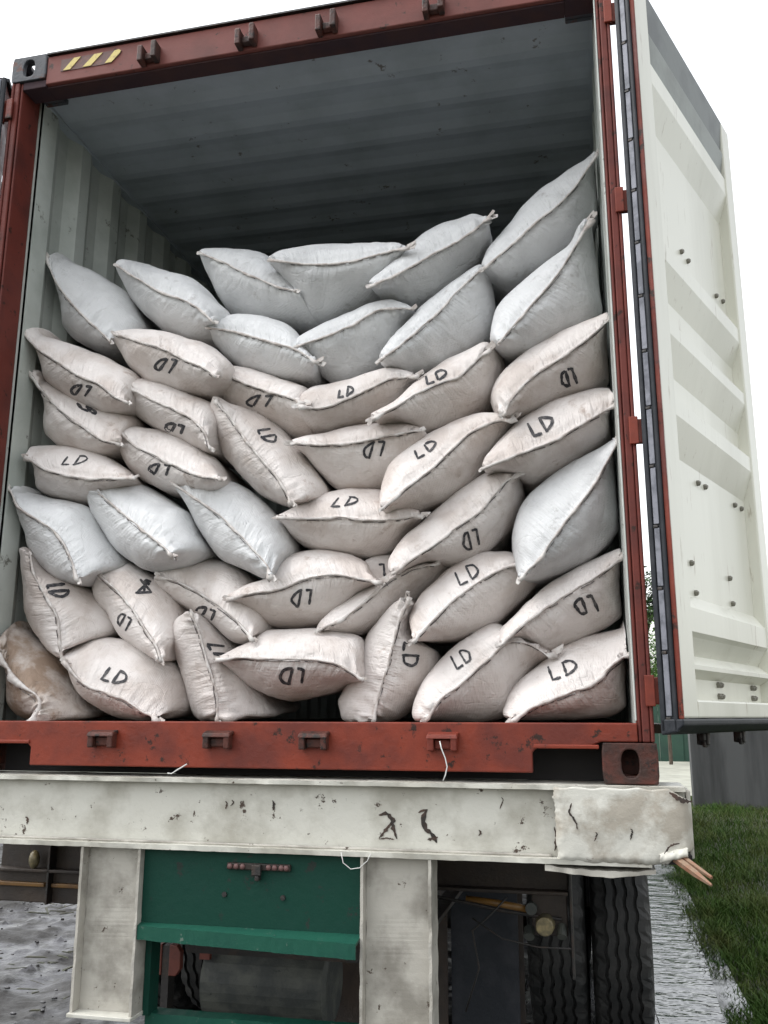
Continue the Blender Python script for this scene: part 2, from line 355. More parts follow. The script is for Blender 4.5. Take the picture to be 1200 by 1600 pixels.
# trees
def tree(x, y, h, r, leafm, label, seed):
    rg = random.Random(seed); t = thing('tree', label, 'tree', (x, y, GZ), 'trees behind the green fence')
    mb = MB(); top = Vector((x + rg.uniform(-.3, .3), y, GZ + h * .8))
    mb.tube([(x, y, GZ - .1), (x + .05, y, GZ + h * .25), (x + .12, y, GZ + h * .5), top], [.2, .16, .12, .04], 8)
    cl = []
    for k in range(26):
        a = rg.uniform(0, 6.28); zz = rg.uniform(.25, 1); q = r * math.sin(min(1, (1.08 - zz) * 1.6) * math.pi / 2) * rg.uniform(.35, 1)
        c = Vector((x + q * math.cos(a), y + q * math.sin(a), GZ + h * zz)); cl.append(c)
        s = Vector((x + .1, y, GZ + h * max(.18, zz - .25))); mb.tube([s, (s + c) / 2 + Vector((0, 0, .1)), c], [.06, .04, .015], 5)
    part(mb, 'trunk', BARK, t, smooth=True)
    mb = MB()
    for c in cl:
        cr = rg.uniform(.45, .95) * r * .42
        for k in range(330):
            d = Vector((rg.gauss(0, 1), rg.gauss(0, 1), rg.gauss(0, .8))).normalized() * cr * rg.random() ** .4
            p = c + d; a = Vector((rg.uniform(-1, 1), rg.uniform(-1, 1), rg.uniform(-.6, .6))).normalized() * rg.uniform(.05, .11)
            b = a.cross(Vector((rg.uniform(-1, 1), rg.uniform(-1, 1), 1))).normalized() * a.length * .45
            mb.add([p - a, p + b, p + a, p - b], [(0, 1, 2, 3)])
    part(mb, 'crown', leafm, t)
tree(2.9, 33, 6.7, 2.0, LEAF, 'dark green tree seen in the gap between container and open door', 11)
tree(6.6, 36, 6.5, 2.4, LEAF, 'rounder dark tree farther right, behind the open door', 12)
tree(-3.2, 38, 6.0, 2.3, LEAF, 'tree behind the fence, hidden beyond the container', 13)
t = thing('bush', 'light green leafy bush in the gap below the dark tree', 'bush', (3.3, 27, GZ))
mb = MB(); mb.tube([(3.3, 27, GZ - .05), (3.3, 27, .9), (3.2, 27, 2.6)], [.06, .05, .02], 6)
part(mb, 'stem', BARK, t)
mb = MB(); rg = random.Random(5)
for k in range(2600):
    c = [Vector((3.2, 27, 2.5)), Vector((3.45, 27.1, 1.7)), Vector((3.1, 27.2, 1.6)), Vector((3.5, 27, 2.2)), Vector((3.3, 27, 1.0))][k % 5]
    p = c + Vector((rg.gauss(0, .26), rg.gauss(0, .26), rg.gauss(0, .26)))
    a = Vector((rg.uniform(-1, 1), rg.uniform(-1, 1), rg.uniform(-.6, .6))).normalized() * rg.uniform(.04, .08)
    b = a.cross(Vector((rg.uniform(-1, 1), rg.uniform(-1, 1), 1))).normalized() * a.length * .45
    mb.add([p - a, p + b, p + a, p - b], [(0, 1, 2, 3)])
part(mb, 'crown', LEAFB, t)

# ------------------------------------------------------------------ shipping container
W, H, L = 1.219, 2.896, 12.19
cont = thing('shipping_container', 'red shipping container with its doors open, filled with sacks', 'container', (0, 0, 0))
ZF = .172
def plate_hole(mb, c, u, v, n, w, h, rx, ry, t, seg=24):
    """rectangular plate centre c, half sizes w,h in u,v, thickness t along -n, with an oval hole"""
    c, u, v, n = map(Vector, (c, u, v, n))
    out, inn = [], []
    for k in range(seg):
        a = 2 * math.pi * (k + .5) / seg; ca, sa = math.cos(a), math.sin(a)
        s = min(w / abs(ca) if abs(ca) > 1e-6 else 1e9, h / abs(sa) if abs(sa) > 1e-6 else 1e9)
        out.append((ca * s, sa * s)); inn.append((rx * math.copysign(abs(ca) ** .75, ca), ry * math.copysign(abs(sa) ** .75, sa)))
    V = []
    for off in (0, -t):
        for L_ in (out, inn): V += [c + u * a + v * b + n * off for a, b in L_]
    S = seg; F = []
    for k in range(S):
        j = (k + 1) % S
        F += [(k, j, S + j, S + k), (2 * S + k, 3 * S + k, 3 * S + j, 2 * S + j), (S + k, S + j, 3 * S + j, 3 * S + k), (k, 2 * S + k, 2 * S + j, j)]
    mb.add(V, F)
def casting(sx, sz, sy, m):
    """hollow corner casting: sx=-1/1 side, sz=0 bottom/1 top, sy=0 near end/1 far end"""
    w, d, h = .162, .178, .118
    x0, x1 = (W - w, W) if sx > 0 else (-W, -W + w)
    z0 = 0 if sz == 0 else H - h; z1 = z0 + h; y0, y1 = (0, d) if sy == 0 else (L - d, L)
    xc, yc, zc = (x0 + x1) / 2, (y0 + y1) / 2, (z0 + z1) / 2; T = .022
    mb = MB()
    yf, ny = (y0, -1) if sy == 0 else (y1, 1)
    plate_hole(mb, (xc, yf, zc), (1, 0, 0), (0, 0, 1), (0, ny, 0), w / 2, h / 2, .026, .040, T)
    xf, nx = (x1, 1) if sx > 0 else (x0, -1)
    plate_hole(mb, (xf - nx * .001, yc, zc), (0, 1, 0), (0, 0, 1), (nx, 0, 0), d / 2 - .023, h / 2 - .001, .040, .028, T)
    zf, nz_ = (z1, 1) if sz else (z0, -1)
    plate_hole(mb, (xc - nx * .0, yc, zf - nz_ * .001), (1, 0, 0), (0, 1, 0), (0, 0, nz_), w / 2 - .023, d / 2 - .023, .03, .055, T)
    # closed inner faces
    mb.box(x0 + .001 if nx > 0 else x1 - .015, x0 + .015 if nx > 0 else x1 - .001, y0 + .023, y1 - .023, z0 + .023, z1 - .023)
    yb = y1 if sy == 0 else y0
    mb.box(x0 + .001, x1 - .001, min(yb, yb + ny * .02), max(yb, yb + ny * .02), z0 + .001, z1 - .001)
    zb = z0 if sz else z1
    mb.box(x0 + .001, x1 - .001, y0 + .023, y1 - .023, min(zb, zb + nz_ * .018), max(zb, zb + nz_ * .018))
    return part(mb, 'corner_casting', m, cont, bevel=.004)
for sx in (-1, 1):
    for sz in (0, 1):
        casting(sx, sz, 0, RUST if sz == 0 else CASTG); casting(sx, sz, 1, RUST)
# corner posts (near and far): outer channel, front flange and inner return
for s in (-1, 1):
    mb = MB(); X = lambda a: s * a
    def bx(a, b, y0, y1, z0, z1): mb.box(min(X(a), X(b)), max(X(a), X(b)), y0, y1, z0, z1)
    bx(1.166, 1.176, .012, .135, .1201, H - .1201)       # inner jamb face
    bx(1.1775, 1.200, .004, .016, .1201, H - .1201)      # front flange
    bx(1.2015, 1.2125, .0, .150, .1201, H - .1201)        # outer hinge side bar
    bx(1.1775, 1.200, .120, .134, .1201, H - .1201)
    part(mb, 'corner_post', REDP2, cont, bevel=.004)
    if s > 0: mb = MB(); bx(1.159, 1.1645, .016, .04, ZF + .01, H - .16); part(mb, 'jamb_seal', INNER, cont, bevel=.002)
    mb = MB(); bx(1.158, 1.199, .1355, .150, ZF - .02, 2.80); part(mb, 'jamb_filler', INNER, cont)
    mb = MB(); bx(1.13, 1.216, L - .15, L - .01, .12, H - .12); part(mb, 'far_post', RED, cont, bevel=.004)
# sill with lifting recesses
mb = MB(); zt = .176
poly_unused = [(-1.056, .122), (-1.056, .176), (1.056, .176), (1.056, .122), (1.02, .105), (.868, .105), (.852, .085), (.852, .028), (-.86, .028), (-.86, .085), (-.876, .105), (-1.02, .105)]
mb.prism([(-1.164, .1205), (-1.164, .176), (1.164, .176), (1.164, .1205), (1.056, .1205), (1.02, .105), (.872, .105), (.852, .088), (.852, .028), (-.86, .028), (-.86, .088), (-.880, .105), (-1.02, .105), (-1.056, .1205)], 'y', .006, .030)
part(mb, 'sill', RED, cont, bevel=.004)
mb = MB().box(-1.16, 1.16, .0305, .13, .150, .1755); part(mb, 'sill_top', RED, cont, bevel=.003)
mb = MB().box(.856, 1.05, .0, .022, .100, .112).box(-1.05, -.864, .0, .022, .100, .112); part(mb, 'recess_lip', RED, cont, bevel=.003)
mb = MB().box(-1.2, 1.2, .16, .175, -.001, .149); part(mb, 'sill_shade_board', INSIDE, cont)  # dark board added so the recesses and the gap below look shaded
# header
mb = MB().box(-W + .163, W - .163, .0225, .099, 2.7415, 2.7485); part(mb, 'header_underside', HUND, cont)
mb = MB().prism([(.006, 2.750), (.006, 2.878), (.012, 2.884), (.10, 2.884), (.10, 2.749), (.022, 2.749)], 'x', -W + .1625, W - .1625)
part(mb, 'header', REDL, cont, bevel=.004)
mb = MB().box(-W + .163, W - .163, -.004, .06, 2.8845, 2.892); part(mb, 'rain_gutter', STEELD, cont)
for s in (-1, 1):
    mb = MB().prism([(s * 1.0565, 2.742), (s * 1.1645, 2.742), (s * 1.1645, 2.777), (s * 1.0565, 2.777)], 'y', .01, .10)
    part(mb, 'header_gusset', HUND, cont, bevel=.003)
# cam keepers
for x in (-.58, -.164, .164, .58):
    mb = MB(); z = .118
    mb.box(x - .046, x - .026, -.030, .006, z - .028, z + .016).box(x + .026, x + .046, -.030, .006, z - .028, z + .016)
    mb.hexa([(x - .050, -.034, z + .008), (x + .050, -.034, z + .008), (x + .050, .006, z + .018), (x - .050, .006, z + .018),
             (x - .046, -.028, z + .022), (x + .046, -.028, z + .022), (x + .050, .006, z + .030), (x - .050, .006, z + .030)])
    mb.box(x - .0255, x + .0255, -.012, .006, z - .022, z + .006)
    part(mb, 'cam_keeper', RUST if x != .58 else RED, cont, bevel=.004)
    mb = MB(); z = 2.788
    mb.box(x - .040, x - .018, -.042, .006, z - .040, z + .030).box(x + .018, x + .040, -.042, .006, z - .030, z + .044)
    mb.box(x - .0175, x + .0175, -.020, .006, z - .022, z + .006)
    part(mb, 'cam_keeper', RUST, cont, bevel=.004)
# hazard stripes on the header
def face_at(Y, px): return [tuple(at(x, y, Y)) for x, y in px]
def sheet(name, quads, m, th=.0015):
    mb = MB()
    for q in quads:
        n = len(q); mb.add(list(q) + [(p[0], p[1] + th, p[2]) for p in q], [tuple(range(n)), tuple(range(n, 2 * n))[::-1]] + [(i, (i + 1) % n, (i + 1) % n + n, i + n) for i in range(n)])
    return part(mb, name, m, cont)
st = [[(-.931, 2.851), (-.899, 2.852), (-.946, 2.799), (-.978, 2.799)], [(-.838, 2.852), (-.800, 2.853), (-.851, 2.800), (-.888, 2.800)],
      [(-.746, 2.853), (-.728, 2.855), (-.718, 2.848), (-.722, 2.838), (-.757, 2.800), (-.787, 2.800)]]
for q in st: sheet('hazard_stripe', [[(a, .0015, b) for a, b in q]], YEL)
sheet('hazard_backing', [[(-.99, .0038, 2.853), (-.735, .0038, 2.856), (-.715, .0038, 2.848), (-.722, .0038, 2.832), (-.76, .0038, 2.797), (-.99, .0038, 2.797)]], STK)
# side walls: corrugated skin with thickness
def corrug(a, b, pitch, d):
    pts = [(a, 0)]; t = a + .12
    while t + pitch < b:
        pts += [(t, 0), (t + .068, d), (t + .138, d), (t + .206, 0)]; t += pitch
    pts.append((b, 0)); return pts
for s in (-1, 1):
    mb = MB(); pr = corrug(.136, L - .16, .278, .034)
    inner = [(s * (1.158 + d), y) for y, d in pr]; outer = [(s * (1.166 + d), y) for y, d in pr]; n = len(pr)
    z0, z1 = ZF - .02, 2.80
    V = [(x, y, z0) for x, y in inner] + [(x, y, z1) for x, y in inner]; F = [(i, i + 1, n + i + 1, n + i) for i in range(n - 1)]
    mb.cur = 0; mb.add(V, F)
    V = [(x, y, z0) for x, y in outer] + [(x, y, z1) for x, y in outer]; mb.cur = 1; mb.add(V, F)
    part(mb, 'side_wall', [INNER, RED], cont)
    mb = MB(); a, b = sorted((s * 1.16, s * 1.215)); mb.box(a, b, .18, L - .18, 2.835, 2.885).box(a, b, .18, L - .18, .0, ZF - .021)
    part(mb, 'side_rail', RED, cont)
    a, b = sorted((s * 1.15, s * 1.199)); part(MB().box(a, b, .11, L - .1, 2.785, 2.834), 'roof_angle', ROOFM, cont)
# roof
mb = MB(); y = .10; pr = [(y, 0)]
while y + .209 < L - .1:
    pr += [(y + .035, 0), (y + .085, .009), (y + .150, .009), (y + .203, 0)]; y += .209
pr.append((L - .08, 0)); n = len(pr)
for k, dz in ((0, 2.792), (1, 2.800)):
    mb.cur = k; mb.add([(-1.192, q, dz + d) for q, d in pr] + [(1.192, q, dz + d) for q, d in pr], [(i, i + 1, n + i + 1, n + i) for i in range(n - 1)])
part(mb, 'roof', [ROOFM, RED], cont)
k = 0; x = -1.14
while x < 1.1:
    mb = MB().box(x, x + .182, .131, L - .05, ZF - .028, ZF - .001 * (k % 2)); part(mb, 'floor_board', PLY, cont); x += .185; k += 1
mb = MB().box(-1.16, 1.16, L - .05, L - .01, .12, 2.85); part(mb, 'end_wall', [INNER], cont)
mb = MB()
y = .5
while y < L - .3: mb.box(-1.15, 1.15, y, y + .05, .03, ZF - .03); y += .3
part(mb, 'floor_crossmember', RED, cont)
# hinges on the posts
HZ = [2.648, 1.900, 1.083, .270]
# ------------------------------------------------------------------ doors
def door(s):
    """s=+1 right door, -1 left. built in door-local frame (a along the leaf, n inner normal, z)"""
    ang = 1.155; hinge = Vector((1.297, -.026, 0))
    if s > 0: tv = Vector((math.cos(ang), math.sin(ang), 0)); nv = Vector((math.sin(ang), -math.cos(ang), 0)); hp = hinge
    else: tv = Vector((-math.cos(ang), math.sin(ang), 0)); nv = Vector((-math.sin(ang), -math.cos(ang), 0)); hp = Vector((-1.297, -.026, 0))
    M = Matrix(((tv.x, nv.x, 0, hp.x), (tv.y, nv.y, 0, hp.y), (0, 0, 1, 0), (0, 0, 0, 1)))
    Z0, Z1, WD = .19, 2.786, 1.15
    # frame: hinge stile carries a red edge; cream inner face
    fr = MB().box(.0, .135, -.052, -.0005, Z0, Z1).box(1.04, WD, -.052, -.0005, Z0, Z1).box(.1351, 1.0399, -.052, -.002, Z0, .245)
    leaf = part(fr, 'door', DOORW, cont, bevel=.006, M=M)
    leaf['label'] = 'right door leaf, cream inside' if s > 0 else 'left door leaf'
    def sub(mb, name, m, **k): return part(mb, name, m, leaf, root=cont, M=M, **k)
    # top rail, its shaded underside painted in two grey-green tones
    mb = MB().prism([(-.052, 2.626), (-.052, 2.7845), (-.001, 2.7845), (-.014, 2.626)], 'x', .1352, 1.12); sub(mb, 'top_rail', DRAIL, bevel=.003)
    mb = MB().prism([(-.052, 2.50), (-.052, 2.625), (-.004, 2.625), (-.022, 2.50)], 'x', .1352, 1.0395); sub(mb, 'shaded_rail_strip', DRAIL2, bevel=.003)
    # corrugated panel, horizontal crests standing proud of the recess
    rec, cr = -.045, -.006
    prof = [(.2455, rec), (.325, rec), (.335, cr - .004), (.362, cr), (.366, cr), (.446, rec + .0)]
    # bottom crest group then three crests then the top one; (z, n) going up
    prof = [(.2455, rec), (.312, rec), (.338, cr), (.352, cr), (.385, rec - .002), (.440, cr - .012), (.455, cr), (.530, cr), (.580, rec),
            (1.045, rec), (1.165, cr), (1.225, cr), (1.262, rec), (1.335, rec), (1.452, cr), (1.500, cr), (1.545, rec), (1.620, rec), (1.726, cr), (1.790, cr), (1.835, rec),
            (2.290, rec), (2.420, cr), (2.4995, cr)]
    n = len(prof); nx = 2; V = []
    for a in (.1353, 1.0398):
        V += [(a, d, z) for z, d in prof]
    V += [(a, d - .004, z) for a in (.1353, 1.0398) for z, d in prof]
    F = [(i, i + 1, n + i + 1, n + i) for i in range(n - 1)] + [(2 * n + i, 3 * n + i, 3 * n + i + 1, 2 * n + i + 1) for i in range(n - 1)]
    mb = MB(); mb.cur = 0; mb.add(V, F[:n - 1]); mb.cur = 1; mb.add(V, F[n - 1:])
    o = sub(mb, 'corrugated_panel', [DOORW, RED])
    # red hinge-side edge and rubber gasket
    mb = MB().box(-.0105, -.0005, -.0135, .001, Z0 - .002, Z1 - .002); sub(mb, 'hinge_edge', RED, bevel=.002)
    mb = MB().box(-.012, -.0005, -.066, -.014, .150, Z1 + .012); mb.box(-.020, -.0125, -.066, -.050, .150, Z1 + .01); mb.box(-.020, -.0125, -.026, -.014, .150, Z1 + .01)
    sub(mb, 'side_gasket', RUBBER, bevel=.006)
    mb = MB().prism([(-.066, .142), (-.066, .1885), (.004, .1885), (.004, .170), (-.02, .150), (-.06, .142)], 'x', -.02, WD + .02); sub(mb, 'bottom_gasket', RUBBER, bevel=.005)
    mb = MB().box(.0, WD + .02, -.075, -.030, Z1 + .0005, Z1 + .022); sub(mb, 'top_gasket', RUBBER, bevel=.004)
    z = .19; 
    while z < Z1 - .05:
        mb = MB().box(-.017, -.0125, -.0475, -.030, z + .006, min(z + .186, Z1)); sub(mb, 'gasket_strip', STRIP, bevel=.002)
        mb = MB().box(-.019, -.0125, -.049, -.034, z - .006, z + .003); sub(mb, 'strip_joint', STEELD, bevel=.002)
        z += .192
    # outer skin frame in red
    mb = MB().box(.0, .10, -.060, -.0525, Z0, Z1).box(1.02, WD, -.060, -.0525, Z0, Z1); sub(mb, 'outer_frame', RED)
    # bolt ends on the inner face
    bz = [(.458, 1.903), (.531, 1.896), (.880, 1.890), (.973, 1.902), (.439, .998), (.52, 1.001), (.886, 1.003), (.976, 1.005), (.301, .694), (.732, .695),
          (.324, .596), (.745, .602), (.49, .300), (.52, .300), (.493, .262), (.525, .262), (.905, .300), (.935, .300), (.905, .262), (.935, .262)]
    for a, z in bz:
        mb = MB().tube([(a, rec - .01, z), (a, rec + .008, z), (a, rec + .013, z - .001)], [.010, .010, .006], 6)
        sub(mb, 'bolt_end', BOLTM)
    # locking rods on the outer side, with cams under the leaf
    for a in (.50, .93):
        mb = MB().tube([(a, -.105, .10), (a, -.105, Z1 + .06)], .0165, 12); sub(mb, 'locking_rod', STEELD, smooth=True)
        for zz in (.125, Z1 + .03):
            mb = MB().box(a - .034, a + .034, -.115, -.094, zz - .010, zz + .014).box(a - .012, a + .012, -.128, -.088, zz - .024, zz + .034)
            mb.box(a - .020, a + .020, -.108, -.096, zz - .032, zz - .0105); sub(mb, 'cam', STEELD, bevel=.004)
        for zz in (.35, 1.2, 2.1): mb = MB().box(a - .04, a + .04, -.125, -.061, zz, zz + .04); sub(mb, 'rod_bracket', RED, bevel=.004)
    # drips / rust along lower hem
    for zz in HZ:
        px, py = s * 1.219, .0
        mb = MB(); x0, x1 = sorted((s * 1.2130, s * 1.252)); mb.box(x0, x1, .000, .020, zz - .040, zz + .040)
        mb.tube([(s * 1.244, .006, zz - .052), (s * 1.244, .006, zz + .052)], .011, 10)
        x0, x1 = sorted((s * 1.192, s * 1.2205)); mb.box(x0, x1, -.012, -.0005, zz - .046, zz + .046)
        part(mb, 'hinge', RED, cont, bevel=.003)
door(1); door(-1)

def catmull(pts, n, closed):
    m = len(pts); segs = m if closed else m - 1; dense = []
    for i in range(segs):
        g = (lambda j: pts[j % m]) if closed else (lambda j: pts[min(max(j, 0), m - 1)])
        p0, p1, p2, p3 = g(i - 1), g(i), g(i + 1), g(i + 2)
        for k in range(12):
            t = k / 12; dense.append(tuple(.5 * ((2 * p1[d]) + (-p0[d] + p2[d]) * t + (2 * p0[d] - 5 * p1[d] + 4 * p2[d] - p3[d]) * t * t + (-p0[d] + 3 * p1[d] - 3 * p2[d] + p3[d]) * t ** 3) for d in (0, 1)))
    dense.append(pts[0] if closed else pts[-1])
    cum = [0]
    for i in range(1, len(dense)): cum.append(cum[-1] + math.dist(dense[i], dense[i - 1]))
    out = []; tot = cum[-1]; j = 0; cnt = n if closed else n + 1
    for k in range(cnt):
        s = tot * k / n
        while j < len(cum) - 2 and cum[j + 1] < s: j += 1
        f = 0 if cum[j + 1] == cum[j] else (s - cum[j]) / (cum[j + 1] - cum[j])
        out.append(tuple(dense[j][d] + (dense[j + 1][d] - dense[j][d]) * f for d in (0, 1)))
    return out
# ------------------------------------------------------------------ trailer
tr = thing('truck_trailer', 'old white trailer rear end with chipped beam carrying the container', 'trailer', (0, 0, GZ))
def wob(mb_, amp, seed, cuts=0): pass
# rear beam: web between two flanges
def rough_box(x0, x1, y0, y1, z0, z1, n, amp, seed, amp_y=None):
    """long box along x whose edges wander a little (bent, chipped steel)"""
    mb = MB(); V = []; rg = random.Random(seed)
    for i in range(n + 1):
        x = x0 + (x1 - x0) * i / n
        f = lambda k: amp * noise.noise(Vector((x * 9, k * 5.1 + seed, 0))) + amp * .7 * noise.noise(Vector((x * 33, k * 7.7 + seed, 2)))
        ay = amp_y if amp_y is not None else amp
        V += [(x, y0 + f(1) * ay / max(amp, 1e-6), z0 + f(2)), (x, y1, z0 + f(2)), (x, y1, z1 + f(3)), (x, y0 + f(4) * ay / max(amp, 1e-6), z1 + f(3))]
    F = [(0, 1, 2, 3), (4 * n + 3, 4 * n + 2, 4 * n + 1, 4 * n)]
    for i in range(n):
        a = 4 * i; b = a + 4
        F += [(a, b, b + 1, a + 1), (a + 1, b + 1, b + 2, a + 2), (a + 2, b + 2, b + 3, a + 3), (a + 3, b + 3, b, a)]
    return mb.add(V, F)
part(rough_box(-1.30, 1.285, -.040, .17, -.016, -.003, 220, .0011, 1, .003), 'beam_top_flange', BEAM, tr)
part(rough_box(-1.30, 1.285, -.006, .008, -.206, -.017, 120, .0012, 2), 'beam_web', BEAM, tr)
part(rough_box(-1.30, 1.18, -.044, .17, -.222, -.207, 220, .0012, 3, .003), 'beam_bottom_flange', BEAM, tr)
# weld bead along the bottom flange
mb = MB().tube([(-1.3 + 2.2 * i / 200, -.013, -.204 + .0015 * noise.noise(Vector((i * .9, 0, 0)))) for i in range(201)], .005, 6); part(mb, 'weld_bead', BEAM2, tr, smooth=True)
# end plate: dented patch with torn edge wrapped round the beam end
def patch():
    nx, nz = 70, 36; V = []
    for j in range(nz + 1):
        for i in range(nx + 1):
            u, v = i / nx, j / nz
            x = .915 + .385 * u; z = -.214 + .206 * v
            x += (.009 * noise.noise(Vector((0, v * 4, 3))) + .005 * noise.noise(Vector((0, v * 25, 4)))) * (1 - u) ** 6   # torn left edge
            z += (.012 * noise.noise(Vector((u * 6, 0, 8))) + .006 * noise.noise(Vector((u * 22, 0, 9)))) * (1 - v) * (.4 + u)
            z += .006 * noise.noise(Vector((u * 9, 3, 8))) * v
            y = -.050 - .006 * math.sin(math.pi * u) + .007 * noise.fractal(Vector((u * 2.2, v * 1.2, 1)), 1, 2, 3)
            y += .010 * max(0, 1 - u * 22) + .012 * max(0, 1 - v * 16)
            c = max(0, (u - .93) / .07); y += .035 * c * c                   # rounded corner
            cc = max(0, (u + (1 - v)) - 1.78) / .22; x -= .05 * cc; z += .035 * cc
            ct = max(0, (u + v) - 1.84) / .16; x -= .035 * ct; z -= .02 * ct
            V.append((x, y, z))
    N = len(V)
    V += [(x, y + .005, z) for x, y, z in V]
    F = []
    for j in range(nz):
        for i in range(nx):
            a = j * (nx + 1) + i; F.append((a, a + 1, a + nx + 2, a + nx + 1)); F.append((N + a, N + a + nx + 1, N + a + nx + 2, N + a + 1))
    for i in range(nx): F += [(i, N + i, N + i + 1, i + 1), (nz * (nx + 1) + i, nz * (nx + 1) + i + 1, N + nz * (nx + 1) + i + 1, N + nz * (nx + 1) + i)]
    for j in range(nz):
        a = j * (nx + 1); b = a + nx; F += [(a, a + nx + 1, N + a + nx + 1, N + a), (b, N + b, N + b + nx + 1, b + nx + 1)]
    return MB().add(V, F)
part(patch(), 'end_plate', PLATE, tr, smooth=True)
mb = MB().box(1.287, 1.300, -.012, .17, -.200, -.012); part(mb, 'end_cap', BEAM2, tr, bevel=.004)
# curled torn steel at the two end corners
def curl(name, c, m, seed, w=.08, r=.022):
    mb = MB(); nu, nv = 16, 10; V = []
    for j in range(nv + 1):
        for i in range(nu + 1):
            a = -1.0 + 3.2 * j / nv; x = c[0] - w / 2 + w * i / nu
            k = 1 + .35 * noise.noise(Vector((i * .35, j * .3, seed)))
            V.append((x + .01 * noise.noise(Vector((j * .5, seed, 1))), c[1] - r * k * math.cos(a) * 1.0, c[2] + r * k * math.sin(a) + .25 * (x - c[0]) * (-1 if seed % 2 else 1)))
    F = [(j * (nu + 1) + i, j * (nu + 1) + i + 1, (j + 1) * (nu + 1) + i + 1, (j + 1) * (nu + 1) + i) for j in range(nv) for i in range(nu)]
    o = part(mb.add(V, F), name, m, tr, smooth=True); sm = o.modifiers.new('thick', 'SOLIDIFY'); sm.thickness = .005
curl('torn_corner', (1.240, -.056, -.186), BEAM, 2, .075, .013)
mb = MB().box(1.215, 1.290, -.0475, -.020, -.212, -.186); part(mb, 'torn_hole', INSIDE, tr)
# bent piece of flange hanging below the plate
mb = rough_box(.88, 1.19, -.040, .10, -.240, -.226, 40, .004, 9, .006); o = part(mb, 'bent_flange', BEAM2, tr)
for v in o.data.vertices: v.co.z += -.012 * math.sin(max(0, (v.co.x - .88)) / .31 * math.pi) + .02 * max(0, .95 - v.co.x) * 5 * .1
# paint scars on the web: shallow raised flakes of rust
def scar(path, w0, seed, Y=-.0078):
    """irregular rust scar following a short path (px), lying on the steel"""
    rg = random.Random(seed); cc = catmull(path, 16, False); L_, R_ = [], []
    for i, c in enumerate(cc):
        c0 = cc[max(i - 1, 0)]; c1 = cc[min(i + 1, len(cc) - 1)]; dx, dy = c1[0] - c0[0], c1[1] - c0[1]; m = math.hypot(dx, dy) or 1
        e = math.sin(math.pi * (i + .4) / (len(cc) - .2)) ** .5
        a, b = w0 * e * rg.uniform(.3, 1.2), w0 * e * rg.uniform(.3, 1.2)
        L_.append(at(c[0] - dy / m * a, c[1] + dx / m * a, Y)); R_.append(at(c[0] + dy / m * b, c[1] - dx / m * b, Y))
    n = len(L_); V = [tuple(p) for p in L_ + R_]
    part(MB().add(V, [(i, i + 1, n + i + 1, n + i) for i in range(n - 1)]), 'rust_scar', CHIP, tr)
scar([(592, 1274), (603, 1271), (612, 1278), (614, 1292), (620, 1311)], 4.5, 1); scar([(612, 1286), (602, 1298), (592, 1310)], 3, 2)
scar([(592, 1311), (606, 1310), (616, 1312)], 1.6, 12)
scar([(654, 1270), (665, 1265), (662, 1280), (664, 1293), (676, 1304), (682, 1317)], 4.5, 3); scar([(668, 1312), (684, 1308)], 3.5, 4)
scar([(893, 1255), (890, 1270), (899, 1283), (902, 1296)], 2.2, 5, -.0585)
scar([(1046, 1238), (1058, 1247), (1072, 1252), (1082, 1252)], 4.5, 6, -.062)
scar([(866, 1292), (869, 1310), (867, 1330)], 2.6, 7, -.0095)
scar([(1038, 1334), (1048, 1322), (1062, 1318)], 2.2, 8, -.066)
for k_, (x_, y_) in enumerate([(362, 1250), (352, 1252), (425, 1251), (783, 1246), (748, 1297), (40, 1276), (930, 1300), (985, 1295)]):
    scar([(x_, y_), (x_ + 3, y_ + 4), (x_ + (k_ % 3) * 2 - 2, y_ + 9 + k_ % 4 * 3)], 1.3 + (k_ % 3) * .5, 20 + k_, -.0078 if x_ < 870 else -.060)
# the two upright channel posts
def upright(x0, x1, zb):
    fl = .009
    mb = rough_box(0, 1, 0, 1, 0, 1, 1, 0, 0)
    def vbox(a, b, y0, y1, seed):
        m_ = MB(); n = 40; V = []
        for i in range(n + 1):
            z = zb + (-.2225 - zb) * i / n; f = .002 * noise.noise(Vector((seed, z * 22, 0)))
            V += [(a + f, y0 + f, z), (b + f, y0 - f, z), (b + f, y1, z), (a + f, y1, z)]
        F = [(3, 2, 1, 0), (4 * n, 4 * n + 1, 4 * n + 2, 4 * n + 3)]
        for i in range(n):
            p = 4 * i; q = p + 4; F += [(p, p + 1, q + 1, q), (p + 1, p + 2, q + 2, q + 1), (p + 2, p + 3, q + 3, q + 2), (p + 3, p, q, q + 3)]
        return m_.add(V, F)
    mbs = vbox(x0, x0 + fl, -.040, .07, 1); m2 = vbox(x1 - fl, x1, -.040, .07, 2); m3_ = vbox(x0 + fl + .0005, x1 - fl - .0005, .000, .010, 3)
    mbs.add(m2.v, m2.f); mbs.add(m3_.v, m3_.f); part(mbs, 'upright_post', BEAM2, tr)
    mb = MB().box(x0 - .004, x1 + .004, -.052, .075, zb - .012, zb - .0005); part(mb, 'post_foot', BEAM, tr, bevel=.002)
upright(-.612, -.400, -.715); upright(.328, .545, -.715)
